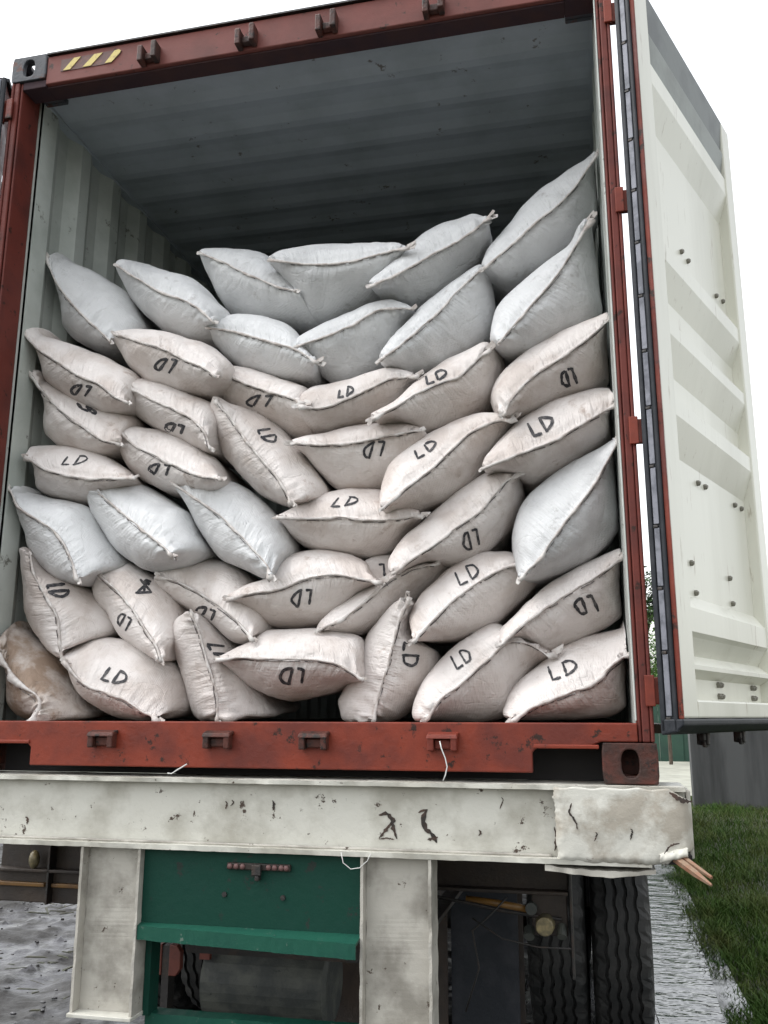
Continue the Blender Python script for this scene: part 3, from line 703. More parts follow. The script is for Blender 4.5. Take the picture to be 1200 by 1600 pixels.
# green cross plate and angle
part(MB().box(-.399, .327, -.012, -.002, -.446, -.2225), 'green_plate', GREEN, tr)
def bent_angle():
    mb = MB(); n = 60; V = []
    for i in range(n + 1):
        u = i / n; x = -.399 + .726 * u; w1 = .0018 * noise.noise(Vector((u * 14, 1, 0))) + .001 * noise.noise(Vector((u * 50, 2, 0)))
        yf = -.035 - .055 * u + w1; zt = -.452 - .005 * u; zb = -.494 - .006 * u + w1; zk = -.4465
        V += [(x, -.0125, zk), (x, yf, zt + w1), (x, yf, zb), (x, yf + .008, zb), (x, yf + .008, zt - .008), (x, -.0125, zk - .008)]
    F = [(0, 1, 2, 3, 4, 5), tuple(6 * n + k for k in (5, 4, 3, 2, 1, 0))]
    for i in range(n):
        for k in range(6): a, b = 6 * i + k, 6 * i + (k + 1) % 6; F.append((a, b, b + 6, a + 6))
    return mb.add(V, F)
part(bent_angle(), 'green_angle', GREENL, tr)
for x, z in ((-.118, -.352), (.075, -.354)):
    mb = MB().tube([(x, -.0125, z), (x, -.018, z)], .008, 8); part(mb, 'plate_bolt', STEELD, tr)
# side gussets in green behind the left post
part(MB().box(-.3985, -.378, .03, .094, -.73, -.46), 'green_gusset', GREEN, tr)
# faded marker lamp under the beam
mb = MB().box(-.11, .10, -.026, -.0125, -.276, -.256); part(mb, 'marker_strip', DIRTB, tr, bevel=.003)
for x in (-.098, -.077, -.056, .030, .050, .072, .088):
    mb = MB().ellipsoid((x, -.028, -.266), (.009, .006, .009), 10, 6); part(mb, 'marker_lens', PINK, tr, smooth=True)
mb = MB().box(-.022, .008, -.040, -.0265, -.290, -.258).box(-.012, .002, -.038, -.0125, -.306, -.2905); part(mb, 'lamp_clip', STEELD, tr, bevel=.003)
mb = rough_box(-.3985, .3275, .05, .11, -.772, -.728, 90, .003, 31, .004); part(mb, 'lower_bar', GREENL, tr)
# longitudinal rails, crossmembers, deck
for s in (-1, 1):
    x0, x1 = sorted((s * .40, s * .52))
    mb = MB().box(x0, x1, .18, 11.5, -.035, -.02).box(x0, x1, .18, 11.5, -.46, -.445).box((x0 + x1) / 2 - .006, (x0 + x1) / 2 + .006, .18, 11.5, -.4445, -.0355)
    part(mb, 'chassis_rail', STEELD, tr)
mb = MB()
for y in (1.0, 2.4, 3.8, 5.2, 6.6, 8, 9.4, 10.8): mb.box(-1.2, 1.2, y, y + .08, -.018, -.004); 
part(mb, 'crossmember', STEELD, tr)
part(MB().box(-.399, .399, .35, .37, -.62, -.24), 'inner_crossmember', STEELD, tr)
part(MB().box(-.40, .40, 1.15, 1.17, -1.2, -.50), 'added_dark_plate', DIRTB, tr)  # plate added to cover bright ground and keep the underside dark
for s in (-1, 1): part(MB().box(*sorted((s * .41, s * .69)), 1.20, 1.215, -1.22, -.25), 'added_dark_flap', RUBBER, tr)  # flaps added as dark screens in front of the lit ground
# tank, pads behind the green angle
o = part(MB().tube([(-.465, .75, -.80), (-.455, .75, -.80), (.02, .75, -.80), (.03, .75, -.80)], [.12, .15, .15, .12], 28), 'air_tank', TANK, tr, smooth=False)
mb = MB(); cx, cz = -.60, -.715
for dx in (-1, 1):
    p = [(cx + dx * .015, cz - .055), (cx + dx * .045, cz - .055), (cx + dx * .062, cz - .03), (cx + dx * .062, cz + .03), (cx + dx * .045, cz + .052), (cx + dx * .015, cz + .055)]
    part(MB().prism(p, 'y', .60, .63), 'red_pad', REDP, tr, bevel=.003)
part(MB().box(cx - .0145, cx + .0145, .605, .66, cz - .30, cz + .05), 'pad_bracket', STEELD, tr)
part(MB().box(-.46, -.42, .60, .62, -.705, -.675), 'red_tab', REDP, tr)
# lamp boards
for s in (-1, 1):
    a, b = ((.46, .925) if s > 0 else (-1.29, -.66))
    part(MB().box(a, b, .52, .54, -.40, -.24), 'lamp_board', DIRTB, tr, bevel=.004)
    part(MB().box(a, b, .47, .5195, -.262, -.24).box(a, b, .47, .5195, -.40, -.388), 'board_channel', DIRTB, tr, bevel=.003)
    if s > 0:
        part(MB().tube([(.575, .49, -.424), (.68, .49, -.436), (.80, .49, -.452)], [.009, .012, .012], 10), 'amber_strip', AMBER, tr, smooth=True)
        part(MB().tube([(.46, .50, -.425), (.575, .495, -.440), (.70, .495, -.462), (.90, .49, -.478)], .006, 8), 'wire', STEELD, tr)
        part(MB().tube([(.80, .47, -.446), (.80, .505, -.446)], [.020, .020], 12), 'small_lens', TANK, tr)
        part(MB().tube([(.845, .44, -.495), (.845, .50, -.495)], [.030, .034], 16), 'round_lens', LENS, tr, bevel=.004)
        part(MB().box(.80, .92, .501, .519, -.535, -.4005), 'lens_bracket', DIRTB, tr, bevel=.004)
        part(MB().tube([(.90, .47, -.530), (.90, .50, -.500)], [.016, .016], 12), 'small_lens', TANK, tr)
        part(MB().tube([(.79, .47, -.535), (.79, .50, -.515)], [.018, .018], 12), 'small_lens', TANK, tr)
        part(MB().tube([(.72, .46, -.41), (.66, .45, -.47), (.60, .45, -.52), (.62, .46, -.64), (.57, .47, -.78)], .0035, 6), 'wire', STEELD, tr, smooth=True)
        part(MB().tube([(.60, .45, -.48), (.70, .45, -.54), (.82, .45, -.56), (.93, .45, -.56)], .0035, 6), 'wire', STEELD, tr, smooth=True)
        part(MB().box(.93, .938, .47, .54, -.66, -.24), 'board_bracket', STEELD, tr, bevel=.002)
    else:
        for x0, x1 in ((-1.29, -1.07), (-1.04, -.90), (-.87, -.70)):
            part(MB().box(x0, x1, .486, .505, -.455, -.440), 'amber_strip', AMBER, tr, bevel=.003)
        part(MB().box(-1.29, -.68, .5055, .519, -.515, -.4005), 'lens_bracket', DIRTB, tr, bevel=.004)
        part(MB().ellipsoid((-1.12, .485, -.355), (.022, .018, .035)), 'round_lens', LENS, tr, smooth=True)
        part(MB().box(-1.052, -1.043, .47, .52, -.515, -.24), 'board_bracket', STEELD, tr, bevel=.002)
# axle and dual wheels with grooved tread
part(MB().tube([(-1.2, 1.92, GZ + .5), (1.2, 1.92, GZ + .5)], .065, 16), 'axle', STEELD, tr, smooth=True)
def tyre(xc, yc):
    r, hw = .50, .122
    prof = [(-hw + .03, .30), (-hw, .36), (-hw - .006, .42), (-hw + .006, .475), (-hw + .018, .492)]
    for g in (-.066, -.022, .022, .066):
        prof += [(g - .0075, .4985 + .004), (g - .0060, .482), (g + .0060, .482), (g + .0075, .4985 + .004)]
    prof += [(hw - .018, .492), (hw - .006, .475), (hw + .006, .42), (hw, .36), (hw - .03, .30)]
    S = 132; V = []
    for k in range(S):
        a = 2 * math.pi * k / S
        for i, (x, q) in enumerate(prof):
            zz = 0
            if q > .47: zz = .004 * (1 if (k % 4) < 2 else -1)          # zigzag grooves
            qq = q - (.010 if (i in (4, len(prof) - 5) and k % 4 == 0) else 0)
            V.append((xc + x + zz, yc + qq * math.cos(a), GZ + .5 + qq * math.sin(a)))
    n = len(prof); F = [(k * n + i, k * n + i + 1, ((k + 1) % S) * n + i + 1, ((k + 1) % S) * n + i) for k in range(S) for i in range(n - 1)]
    return MB().add(V, F)
for xs in (.832, 1.112, -.832, -1.112):
    for yc in (1.92, 3.25):
        ty = part(tyre(xs, yc), 'tyre', TYRE, tr)
        rim = MB().tube([(xs - .09, yc, GZ + .5), (xs - .08, yc, GZ + .5), (xs + .08, yc, GZ + .5), (xs + .09, yc, GZ + .5)], [.305, .29, .29, .305], 28)
        o = rim.build('rim', RIMM, ty)
part(MB().box(.655, .70, 1.34, 1.36, -1.12, -.30), 'mud_flap_hanger', DIRTB, tr)
for s in (-1, 1): part(MB().box(*sorted((s * .66, s * 1.25)), 1.28, 3.9, -.165, -.155), 'mudguard', STEELD, tr)

# splintered wood stuck in the beam end
t = thing('wooden_stick', 'splintered wooden stick jutting from the torn beam end', 'stick', (1.27, -.06, -.20))
a, b = Vector((1.245, -.045, -.195)), Vector((1.325, -.15, -.245))
mb = MB().tube([a, a.lerp(b, .6), b], [.012, .010, .004], 5); part(mb, 'splinter', WOOD, t)
mb = MB().tube([a + Vector((.016, 0, .006)), b + Vector((.004, .02, .016))], [.009, .005], 5); part(mb, 'splinter', WOOD, t)
# loose threads
def thread(label, pts, r=.0013):
    t = MB().tube(pts, r, 5).build('loose_thread', THREAD, smooth=True); tag(t, label, 'thread', 'loose threads')
thread('white thread hanging from the rightmost cam keeper on the sill', [(.575, -.036, .120), (.580, -.040, .10), (.592, -.041, .07), (.598, -.042, .045), (.592, -.043, .02), (.585, -.044, .004)], .002)
thread('white thread looped below the beam beside the green plate', [at(533, 1332, -.05), at(536, 1348, -.05), at(548, 1358, -.05), at(562, 1356, -.05), at(574, 1345, -.05), at(579, 1334, -.05)], .0014)
thread('pale string caught on the beam edge left of centre', [at(262, 1208, -.05), at(268, 1209, -.052), at(277, 1203, -.05), at(292, 1194, -.045)], .0022)

# ------------------------------------------------------------------ sacks
OFF = {'a': (0, 360, .5), 'b': (500, 300, .5), 'c': (0, 740, .5), 'd': (500, 700, .5), 'p': (0, 0, 1)}
def P(k, s):
    ox, oy, sc = OFF[k]; out = []
    for q in s.split(): x, y = q.split(','); out.append((float(x) * sc + ox, float(y) * sc + oy))
    return out
GL = {'L': [[(0, 1), (0, 0), (.36, .0)]], 'D': [[(.56, .0), (.58, 1.0)], [(.55, 1.0), (.82, .90), (1.0, .62), (.98, .34), (.80, .10), (.55, .0)]],
      'd': [[(.56, .0), (.60, 1.0)], [(.57, 1.0), (.88, .72), (.98, .42), (.84, .10), (.55, .0)]],
      'X': [[(-.1, .1), (.95, .0)], [(.0, .15), (.95, .95)], [(.35, 1.1), (.95, .1)], [(.45, .1), (.7, .95), (.9, .6)], [(.7, 1.05), (1.05, .85)]]}
XW = 1.152
def sack(name_label, kind, dy, outline, seam, texts=(), D=.19, ys0=.185, tuft=(1, 1), hemw=1.0, pleat=1.0, mark=0):
    ys = ys0 + dy; N = 96
    rg = random.Random(hash(name_label) % 1000 if False else sum(map(ord, name_label)))
    sd_ = rg.uniform(0, 50)
    A, B = seam[0], seam[-1]
    O = catmull(outline, N, True); S = catmull(seam, 40, False)
    ax = (B[0] - A[0], B[1] - A[1]); l = math.hypot(*ax); ax = (ax[0] / l, ax[1] / l)
    pr = [o[0] * ax[0] + o[1] * ax[1] for o in O]; lo, hi = min(pr), max(pr)
    cxm = (A[0] + B[0]) / 2; up_ = abs(ax[1]) > .93
    slope = 0 if up_ else max(-1, min(1, (cxm - 500) / 160)) * (.035 if A[0] < 110 else .075 if B[0] > 920 else .125)     # the sack is turned a little: its blunt end comes forward
    def ysf(t): return ys + slope * (t - .5)
    def Sat(t):
        t = min(max(t, 0), 1) * 40; i = min(int(t), 39); f = t - i
        return (S[i][0] + (S[i + 1][0] - S[i][0]) * f, S[i][1] + (S[i + 1][1] - S[i][1]) * f)
    def clampv(p):
        p.x = min(max(p.x, -XW), XW); p.z = max(p.z, ZF + .003); return p
    SW = []; OW = []; TT = []; DD = []
    for o, q in zip(O, pr):
        t = (q - lo) / (hi - lo); TT.append(t)
        # ease so that the ends gather at the ears
        s = Sat(t); SW.append(at(s[0], s[1], ysf(t))); DD.append(math.dist(o, s))
    ref = sorted(DD)[int(N * .75)] * .55
    fac = [min(1, d / ref) ** .6 for d in DD]
    for _ in range(3): fac = [(fac[i - 1] + 2 * fac[i] + fac[(i + 1) % N]) / 4 for i in range(N)]
    OW = [clampv(at(o[0], o[1], ysf(t_) + D * (.16 + .84 * f_))) for o, f_, t_ in zip(O, fac, TT)]
    side = [(1 if ((o[0] - A[0]) * ax[1] - (o[1] - A[1]) * ax[0]) > 0 else -1) for o in O]
    V = []; nR = 24; KINK = rg.uniform(.14, .30); yo = ys + D
    gs = [math.sin(math.pi / 2 * (k / nR)) ** 1.08 for k in range(nR + 1)]
    for k, g in enumerate(gs):
        h = KINK * g + (1 - KINK) * (1 - math.sqrt(max(0, 1 - g * g)))
        for i in range(N):
            p = SW[i].lerp(OW[i], g); p.y = SW[i].y + (OW[i].y - SW[i].y) * h
            V.append(p)
    cen = sum(OW, Vector()) / N
    cen.x *= .985
    back = [(.03, .992), (.07, .965), (.13, .94), (.22, .91), (.33, .87), (.42, .78), (.48, .60), (.51, .3), (.515, .0)]
    for dy_, sc in back:
        for i in range(N):
            p = cen + (OW[i] - cen) * sc; p.y = OW[i].y + dy_ + (yo - OW[i].y) * min(1, dy_ * 4); V.append(p)
    nr = nR + 1 + len(back)
    F = [(k * N + i, k * N + (i + 1) % N, (k + 1) * N + (i + 1) % N, (k + 1) * N + i) for k in range(nr - 1) for i in range(N)]
    me = bpy.data.meshes.new('sack'); me.from_pydata([tuple(v) for v in V], [], F)
    bm = bmesh.new(); bm.from_mesh(me); bmesh.ops.recalc_face_normals(bm, faces=bm.faces); bm.normal_update()
    bm.verts.ensure_lookup_table()
    f0 = bm.faces[:] ; 
    # orientation: front should face -y
    ny = sum(f.normal.y * f.calc_area() for f in f0 if f.calc_center_median().y < yo)
    if ny > 0: bmesh.ops.reverse_faces(bm, faces=bm.faces); bm.normal_update()
    nor = [v.normal.copy() for v in bm.verts]
    for idx, v in enumerate(bm.verts):
        k, i = divmod(idx, N); g = gs[k] if k <= nR else 1.0; t = TT[i]; p = v.co
        e = min(t, 1 - t)
        d = .010 * noise.noise(p * 5 + Vector((sd_, 0, 0))) + .0045 * noise.noise(p * 13 + Vector((0, sd_, 0)))
        # pleats running away from the seam, stronger near the ears
        pl = math.exp(-((g - .12) / .30) ** 2) * (.35 + 1.4 * math.exp(-(e / .16) ** 2))
        d += pleat * .0075 * pl * noise.noise(Vector((t * 26 + side[i] * 9, g * 2.2, sd_))) * 1.6
        d += pleat * .0045 * math.exp(-(e / .12) ** 2) * noise.noise(Vector((math.atan2(p.z - cen.z, p.x - cen.x) * 7, g * 1.5, sd_ + 4)))
        # soft hollow beside the seam
        d -= .004 * math.exp(-((g - .10) / .07) ** 2)
        # diagonal tension creases
        q = p.x * .8 + p.z * (1 if sd_ > 25 else -1)
        cr = noise.noise(Vector((q * 16, p.x * 3, sd_ + 9)))
        d -= .005 * max(0, .18 - abs(cr)) / .18 * max(0, noise.noise(p * 4 + Vector((9, 9, sd_))) + .25)
        if g < .03: d *= .2
        v.co = p + nor[idx] * d
    bm.to_mesh(me); bm.free()
    for f in me.polygons: f.use_smooth = True
    me.materials.append(FAB[kind])
    uvl = me.uv_layers.new(name='cloth').data
    for lp in me.loops:
        k, i = divmod(lp.vertex_index, N); uvl[lp.index].uv = (TT[i] * .5 * l / 90 + (3 if side[i] > 0 else 0), gs[k] if k <= nR else 1 + back[k - nR - 1][0])
    mid = Vector((cen.x, ys + .2, cen.z))
    root = thing('sack', name_label, 'sack', mid, 'filled sacks stacked in the container')
    body = bpy.data.objects.new('sack_body', me); COL.objects.link(body); body.parent = root; body.location = -mid
    # random texture offset per sack comes from Object Info
    vlist = [v.co.copy() for v in me.vertices]; bvh = BVHTree.FromPolygons(vlist, F)
    # hem: folded strip along the seam, frilled
    n = 64; mb = MB(); wd = .0058 * hemw; V = []
    upv = Vector((-(ax[1]), 0, -ax[0]))
    if upv.z < 0: upv = -upv
    dn = -upv; ext = .012
    AX = Vector((ax[0], 0, -ax[1]))
    pts = []
    for i in range(n + 1):
        t = i / n; s = Sat(t); p = at(s[0], s[1], ysf(t))
        p = Vector((min(max(p.x, -XW - .004), XW + .004), p.y, max(p.z, ZF + .004)))
        if i == 0: p = p - AX * ext * tuft[0] * .8
        if i == n: p = p + AX * ext * tuft[1] * .8
        pts.append(p)
    for i, p in enumerate(pts):
        t = i / n; e = min(t, 1 - t); q = noise.noise(Vector((t * 9, sd_, 0))); q2 = noise.noise(Vector((t * 24, sd_, 3)))
        ww = wd * (1 + .45 * q) * (1 + 1.1 * math.exp(-(e / .035) ** 2) * tuft[0 if t < .5 else 1])
        tip = p + Vector((0, -.45 * ww, 0)) + dn * ww * (.95 + .9 * q) + Vector((0, -.002 * q2, 0))
        root_ = p + Vector((0, .004, 0)) + upv * .0025
        crest = p + Vector((0, -.0055 - .002 * q2, 0)) + upv * (.0015 + .001 * q2)
        V += [root_, crest, tip, tip + Vector((0, .003, 0)) + upv * .001, p + Vector((0, .003, 0)) + dn * .003]
    F2 = []
    for i in range(n):
        for k in range(5): a, b = i * 5 + k, i * 5 + (k + 1) % 5; F2.append((a, b, b + 5, a + 5))
    F2 += [(0, 1, 2, 3, 4), tuple(n * 5 + k for k in range(5))[::-1]]
    mb.add(V, F2); o = mb.build('hem', HEM, root, smooth=True); o.location = -mid
    # dark stitching below the hem, in lengths that dip into the cloth
    mb = MB(); off = .0078 * hemw
    for sgn, rr, oo in ((1, .0016 if kind != 'w' else .0012, off),):
        run = []
        for i in range(2, 2 * n - 1):
            t = i / (2 * n); s = Sat(t); p = at(s[0], s[1], ysf(t)) + dn * (oo * sgn + .004 * noise.noise(Vector((t * 10, sd_, 8))))
            hit = bvh.ray_cast(CAM, (p - CAM).normalized())
            if hit[0] is None: continue
            q = noise.noise(Vector((t * 22, sd_, 6)))
            if q < (-.28 if kind != 'w' else -.05):
                if len(run) > 2: mb.tube(run, rr, 5)
                run = []; continue
            run.append(hit[0] + Vector((0, -.0030, 0)))
        if len(run) > 2: mb.tube(run, rr, 5)
    if mb.v: o = mb.build('stitching', STITCH, root, smooth=True); o.location = -mid; o['kind'] = 'stuff'
    # ear tufts: small frayed ends
    for e, P0, sg in ((0, pts[0], -1), (1, pts[-1], 1)):
        if tuft[e] <= 0: continue
        mb = MB()
        for k in range(3):       # flat folded flaps of cloth at the corner
            d = (AX * sg * rg.uniform(.6, 1) + Vector((rg.uniform(-.3, .3), rg.uniform(-.5, .0), rg.uniform(-.5, .5)))).normalized() * rg.uniform(.010, .018) * tuft[e]
            w_ = d.cross(Vector((0, 1, 0))).normalized() * rg.uniform(.005, .009) * (.6 + .4 * tuft[e]); th = Vector((0, .0025, 0)); q0 = P0 - AX * sg * .008
            tip1 = P0 + d + w_ * rg.uniform(.2, .9); tip2 = P0 + d * rg.uniform(.7, 1) - w_ * rg.uniform(.2, .9)
            mb.hexa([q0 - w_, q0 + w_, tip1, tip2, q0 - w_ + th, q0 + w_ + th, tip1 + th, tip2 + th])
        o = mb.build('corner_ear', HEM, root); o.location = -mid
        if tuft[e] >= 1.6:
            mb = MB()
            for k in range(3):
                d = (AX * sg + Vector((rg.uniform(-.6, .6), rg.uniform(-.6, .1), rg.uniform(-.7, .5)))).normalized() * rg.uniform(.012, .026)
                mb.tube([P0, P0 + d * .6, P0 + d + Vector((0, 0, -.006))], [.0022, .0014, .0007], 5)
            o = mb.build('frayed_thread', TIE, root, smooth=True); o.location = -mid
    # lettering: strokes laid on the cloth
    for tx in texts:
        glyphs, (cx, cy), (rx, ry), (ux, uy) = tx[:4]; sw = (tx[4] if len(tx) > 4 else 3.6) * rg.uniform(.82, 1.18)
        kx, ky = rg.uniform(.9, 1.08), rg.uniform(.9, 1.12); rx, ry, ux, uy = rx * kx, ry * kx, ux * ky, uy * ky
        for gch in glyphs:
            mb = MB()
            for st_ in GL[gch]:
                jit = [(a + rg.uniform(-.05, .05), b + rg.uniform(-.06, .06)) for a, b in st_]
                px = [(cx + rx * (a - .5) + ux * (b - .5), cy + ry * (a - .5) + uy * (b - .5)) for a, b in jit]
                cc = catmull(px, 14, False) if len(px) > 3 else [((1 - f) * px[i][0] + f * px[i + 1][0], (1 - f) * px[i][1] + f * px[i + 1][1]) for i in range(len(px) - 1) for f in (0, .2, .4, .6, .8)] + [px[-1]]
                Vv = []
                for i, c in enumerate(cc):
                    c0 = cc[max(i - 1, 0)]; c1 = cc[min(i + 1, len(cc) - 1)]; dx, dyy = c1[0] - c0[0], c1[1] - c0[1]; m_ = math.hypot(dx, dyy) or 1
                    ww = (sw + .5) * .5 * (1 + .5 * noise.noise(Vector((i * .7, sd_, cx)))) * (.7 if i in (0, len(cc) - 1) else 1)
                    row = []
                    for sgn in (-1, 1):
                        x, y = c[0] - dyy / m_ * ww * sgn, c[1] + dx / m_ * ww * sgn
                        d = ray(x, y).normalized(); h = bvh.ray_cast(CAM, d)
                        row.append(h[0] - d * .0022 if h[0] else None)
                    Vv.append(row)
                for i in range(len(Vv) - 1):
                    q = Vv[i] + Vv[i + 1]
                    if any(z is None for z in q): continue
                    if max((q[0] - q[2]).length, (q[0] - q[1]).length) > .06: continue
                    mb.add([q[0], q[1], q[3], q[2]], [(0, 1, 2, 3)])
            if mb.v: o = mb.build('painted_letter', INK, root); o.location = -mid
    return root
LD = lambda cx, cy, rx, ry, ux, uy, g='LD', sw=3.6: (g, (cx, cy), (rx, ry), (ux, uy), sw)

# row one, top of the pile
sack('plain white sack at the far left of the pile top, against the left wall', 'w', .07, P('a', '147,85 200,95 280,125 350,165 405,205 440,270 458,315 440,360 350,385 290,368 230,335 185,275 155,180'), P('a', '147,85 170,150 220,222 285,288 345,345'))
sack('unlettered sack second from the left on top, dark stitched seam and puckered ear', 'w', .07, P('a', '370,110 420,105 500,125 590,150 650,185 690,230 722,270 712,320 650,350 560,332 490,300 430,240 395,170'), P('a', '370,112 430,150 500,190 580,220 630,250 665,285'), pleat=1.8)
sack('plain white sack with a blunt folded corner, third from the left on top', 'w', .12, P('a', '630,70 700,66 780,70 850,88 900,135 960,200 1005,290 960,305 880,300 790,280 720,260 680,200 650,130'), P('a', '630,72 700,100 760,130 830,160 880,180 920,188'))
sack('white sack with a brownish stain in the middle of the top row', 'w', .04, P('p', '425,407 470,392 520,385 570,384 632,386 640,410 632,440 600,468 560,483 520,500 490,500 465,465 440,428'), P('p', '427,406 480,413 540,410 590,398 632,387'), tuft=(1, 2))
sack('white sack with radiating pleats rising right of the stained top sack', 'w', .06, P('b', '160,290 200,250 270,190 350,130 430,100 515,82 532,110 542,160 520,200 470,250 400,310 330,345 280,360 200,335 175,312'), P('b', '160,292 230,262 300,225 360,190 420,160 480,120 520,85'), tuft=(1, 1.8), pleat=2.0)
sack('highest sack, white and steeply tilted, against the right wall', 'w', .13, P('p', '755,420 765,390 790,358 815,330 845,303 875,282 905,258 932,239 937,290 935,350 900,390 850,430 800,452 775,442'), P('p', '757,418 800,382 840,345 870,322 900,290 931,242'))
# row two
sack('white sack smeared with grime under the blunt cornered top sack', 'w', .05, P('a', '650,305 690,280 760,272 840,280 910,305 950,350 985,400 1000,440 985,480 900,478 820,460 750,440 700,390 665,340'), P('a', '650,305 730,315 800,335 870,355 920,370 985,408'), tuft=(.6, 1.8))
sack('plain white sack tilted up to the right, below the stained top sack', 'w', .06, P('p', '465,535 500,512 540,492 580,477 612,472 645,483 645,505 628,545 605,578 570,598 540,605 510,590 485,562'), P('p', '467,540 510,525 550,508 580,490 605,482 643,483'))
sack('plump plain white sack just left of the long necked sack', 'w', .05, P('b', '190,520 230,460 300,390 380,320 460,255 510,235 532,270 542,340 537,420 500,490 420,540 330,575 270,587 215,565'), P('b', '195,518 250,480 320,420 380,365 430,310 500,245'), tuft=(1.4, .6))
sack('white sack with a long gathered neck and a dirty dark hole at its base', 'w', .04, P('b', '535,470 540,420 560,370 620,300 700,230 770,180 805,120 835,92 850,120 858,200 872,300 882,380 850,430 780,465 700,500 640,520 570,505'), P('b', '560,470 620,400 680,330 740,260 790,180 835,95'), pleat=1.8, tuft=(.5, 2))
# row three
sack('long beige LD sack against the left wall, below the far left top sack', 'p', -.03, P('a', '70,318 140,330 220,355 300,385 370,415 430,450 448,490 435,560 370,582 300,570 220,530 150,480 105,410'), P('a', '70,318 120,370 180,410 240,450 310,480 360,520 400,535'), [LD(125, 610, -28, -4, -11, 14)])
sack('beige sack with upturned LD, between two white sacks of the upper left', 'p', -.02, P('a', '360,325 420,318 510,322 600,345 670,370 718,410 742,450 722,500 660,520 580,510 490,490 430,450 385,390'), P('a', '362,325 430,345 510,370 590,410 640,430 670,455'), [LD(257, 571, -26, -4, -11, 19)])
sack('beige sack with half hidden letters, second down along the left wall', 'p', .02, P('a', '100,450 160,485 240,515 330,545 400,570 440,600 420,650 385,695 340,715 260,700 180,670 120,600 105,520'), P('a', '100,452 140,510 200,570 270,620 320,655 375,665'), [LD(137, 639, 27, 10, -8, -9)], pleat=1.5)
sack('short beige LD sack with a frayed left ear, second column from the left', 'p', -.015, P('a', '410,490 460,475 530,485 600,510 655,530 690,560 700,620 680,680 642,692 570,660 500,630 440,590 415,540'), P('a', '415,495 480,530 550,560 600,590 640,630 655,680'), [LD(272, 669, -26, -7, -6, 12)], tuft=(1.6, 1))
sack('squarish beige LD sack with a dark torn right corner, under the grimy white sack', 'p', .03, P('a', '685,450 720,432 800,440 880,470 950,490 982,512 992,570 1000,640 960,660 890,640 800,600 730,560 685,520'), P('a', '700,445 760,475 830,500 900,520 940,535'), [LD(403, 627, -31, -1, -11, 17)], tuft=(.4, 2.2))
sack('short wide beige LD sack in the centre, lying over the long level sack', 'p', .0, P('p', '470,632 490,610 540,598 590,585 620,580 652,590 650,615 632,645 595,668 540,678 495,680 476,658'), P('p', '471,632 500,638 545,622 580,606 610,592 648,588'), [LD(541, 612, 23, -7, 2, -14, 'LD', 3)], tuft=(1.5, 1.6))
sack('beige LD sack pulled to a knotted right ear, right of centre', 'p', -.02, P('b', '165,700 240,650 310,590 380,540 460,505 520,478 555,500 577,540 572,600 540,660 470,712 400,737 320,754 240,727 190,718'), P('b', '170,702 240,670 310,625 380,595 440,570 515,500'), [LD(681, 588, 30, -12, -4, -12, 'LD', 3)], tuft=(1.5, 2.2))
sack('beige LD sack with smudged letters below the long necked white sack', 'p', -.01, P('b', '575,700 545,670 545,620 590,560 660,500 740,455 830,415 905,388 912,440 912,500 905,580 850,635 770,660 700,690 620,718'), P('b', '575,695 600,640 670,570 750,520 820,470 870,430 905,395'), [LD(888, 591, -22, 8, 7, 21)])
# row four
sack('beige sack with slanted LD on top, third down along the left wall', 'p', -.01, P('a', '85,690 110,685 170,680 260,690 340,708 395,740 430,780 430,810 380,835 300,855 200,845 130,820 90,760'), P('a', '85,705 140,745 210,765 280,775 350,775 420,770'), [LD(118, 719, 34, -1, 10, -14, 'LD', 2.8)])
sack('beige LD sack with a dark smudge on its left end, left of centre', 'p', -.015, P('a', '378,625 430,613 500,628 580,653 650,690 698,740 712,780 690,832 600,832 520,822 440,780 400,730'), P('a', '380,628 420,670 480,700 550,735 620,765 690,775'), [LD(248, 733, -28, -4, -8, 17)])
sack('large beige sack with LD running downhill, tilted steeply in the left centre', 'p', -.03, P('p', '337,625 365,636 410,650 440,670 468,700 492,730 512,765 505,785 460,793 420,780 380,745 350,710 335,665'), P('p', '340,627 365,660 395,700 425,735 440,755 456,785'), [LD(419, 680, 13, 18, 22, -3, 'LD', 3)])
sack('level beige LD sack with seam high up, centre of the pile', 'p', .0, P('p', '460,690 510,678 560,668 610,663 655,670 675,695 665,725 632,753 590,769 540,770 505,747 480,717'), P('p', '460,692 500,695 550,692 600,682 655,672'), [LD(583, 703, -27, 4, -6, 25)], tuft=(1.5, 1))
sack('beige LD sack with a sharp lower left tip, overlapping the level centre sack', 'p', -.04, P('p', '597,797 600,760 615,725 650,695 690,670 730,655 765,650 800,657 795,685 772,712 745,747 710,777 670,793 630,803'), P('p', '597,795 635,762 672,735 705,703 735,676 768,660 798,656'), [LD(665, 701, 30, -19, -7, -12, 'LD', 3)], tuft=(.6, 1.8))
sack('beige LD sack with bright top against the right wall, upper right', 'p', -.04, P('p', '755,731 775,695 810,660 850,635 900,618 963,611 967,650 958,690 920,715 880,737 840,757 805,751 778,740'), P('p', '755,731 790,717 830,702 862,690 900,668 935,648 963,629'), [LD(846, 664, 30, -14, -10, -20)])
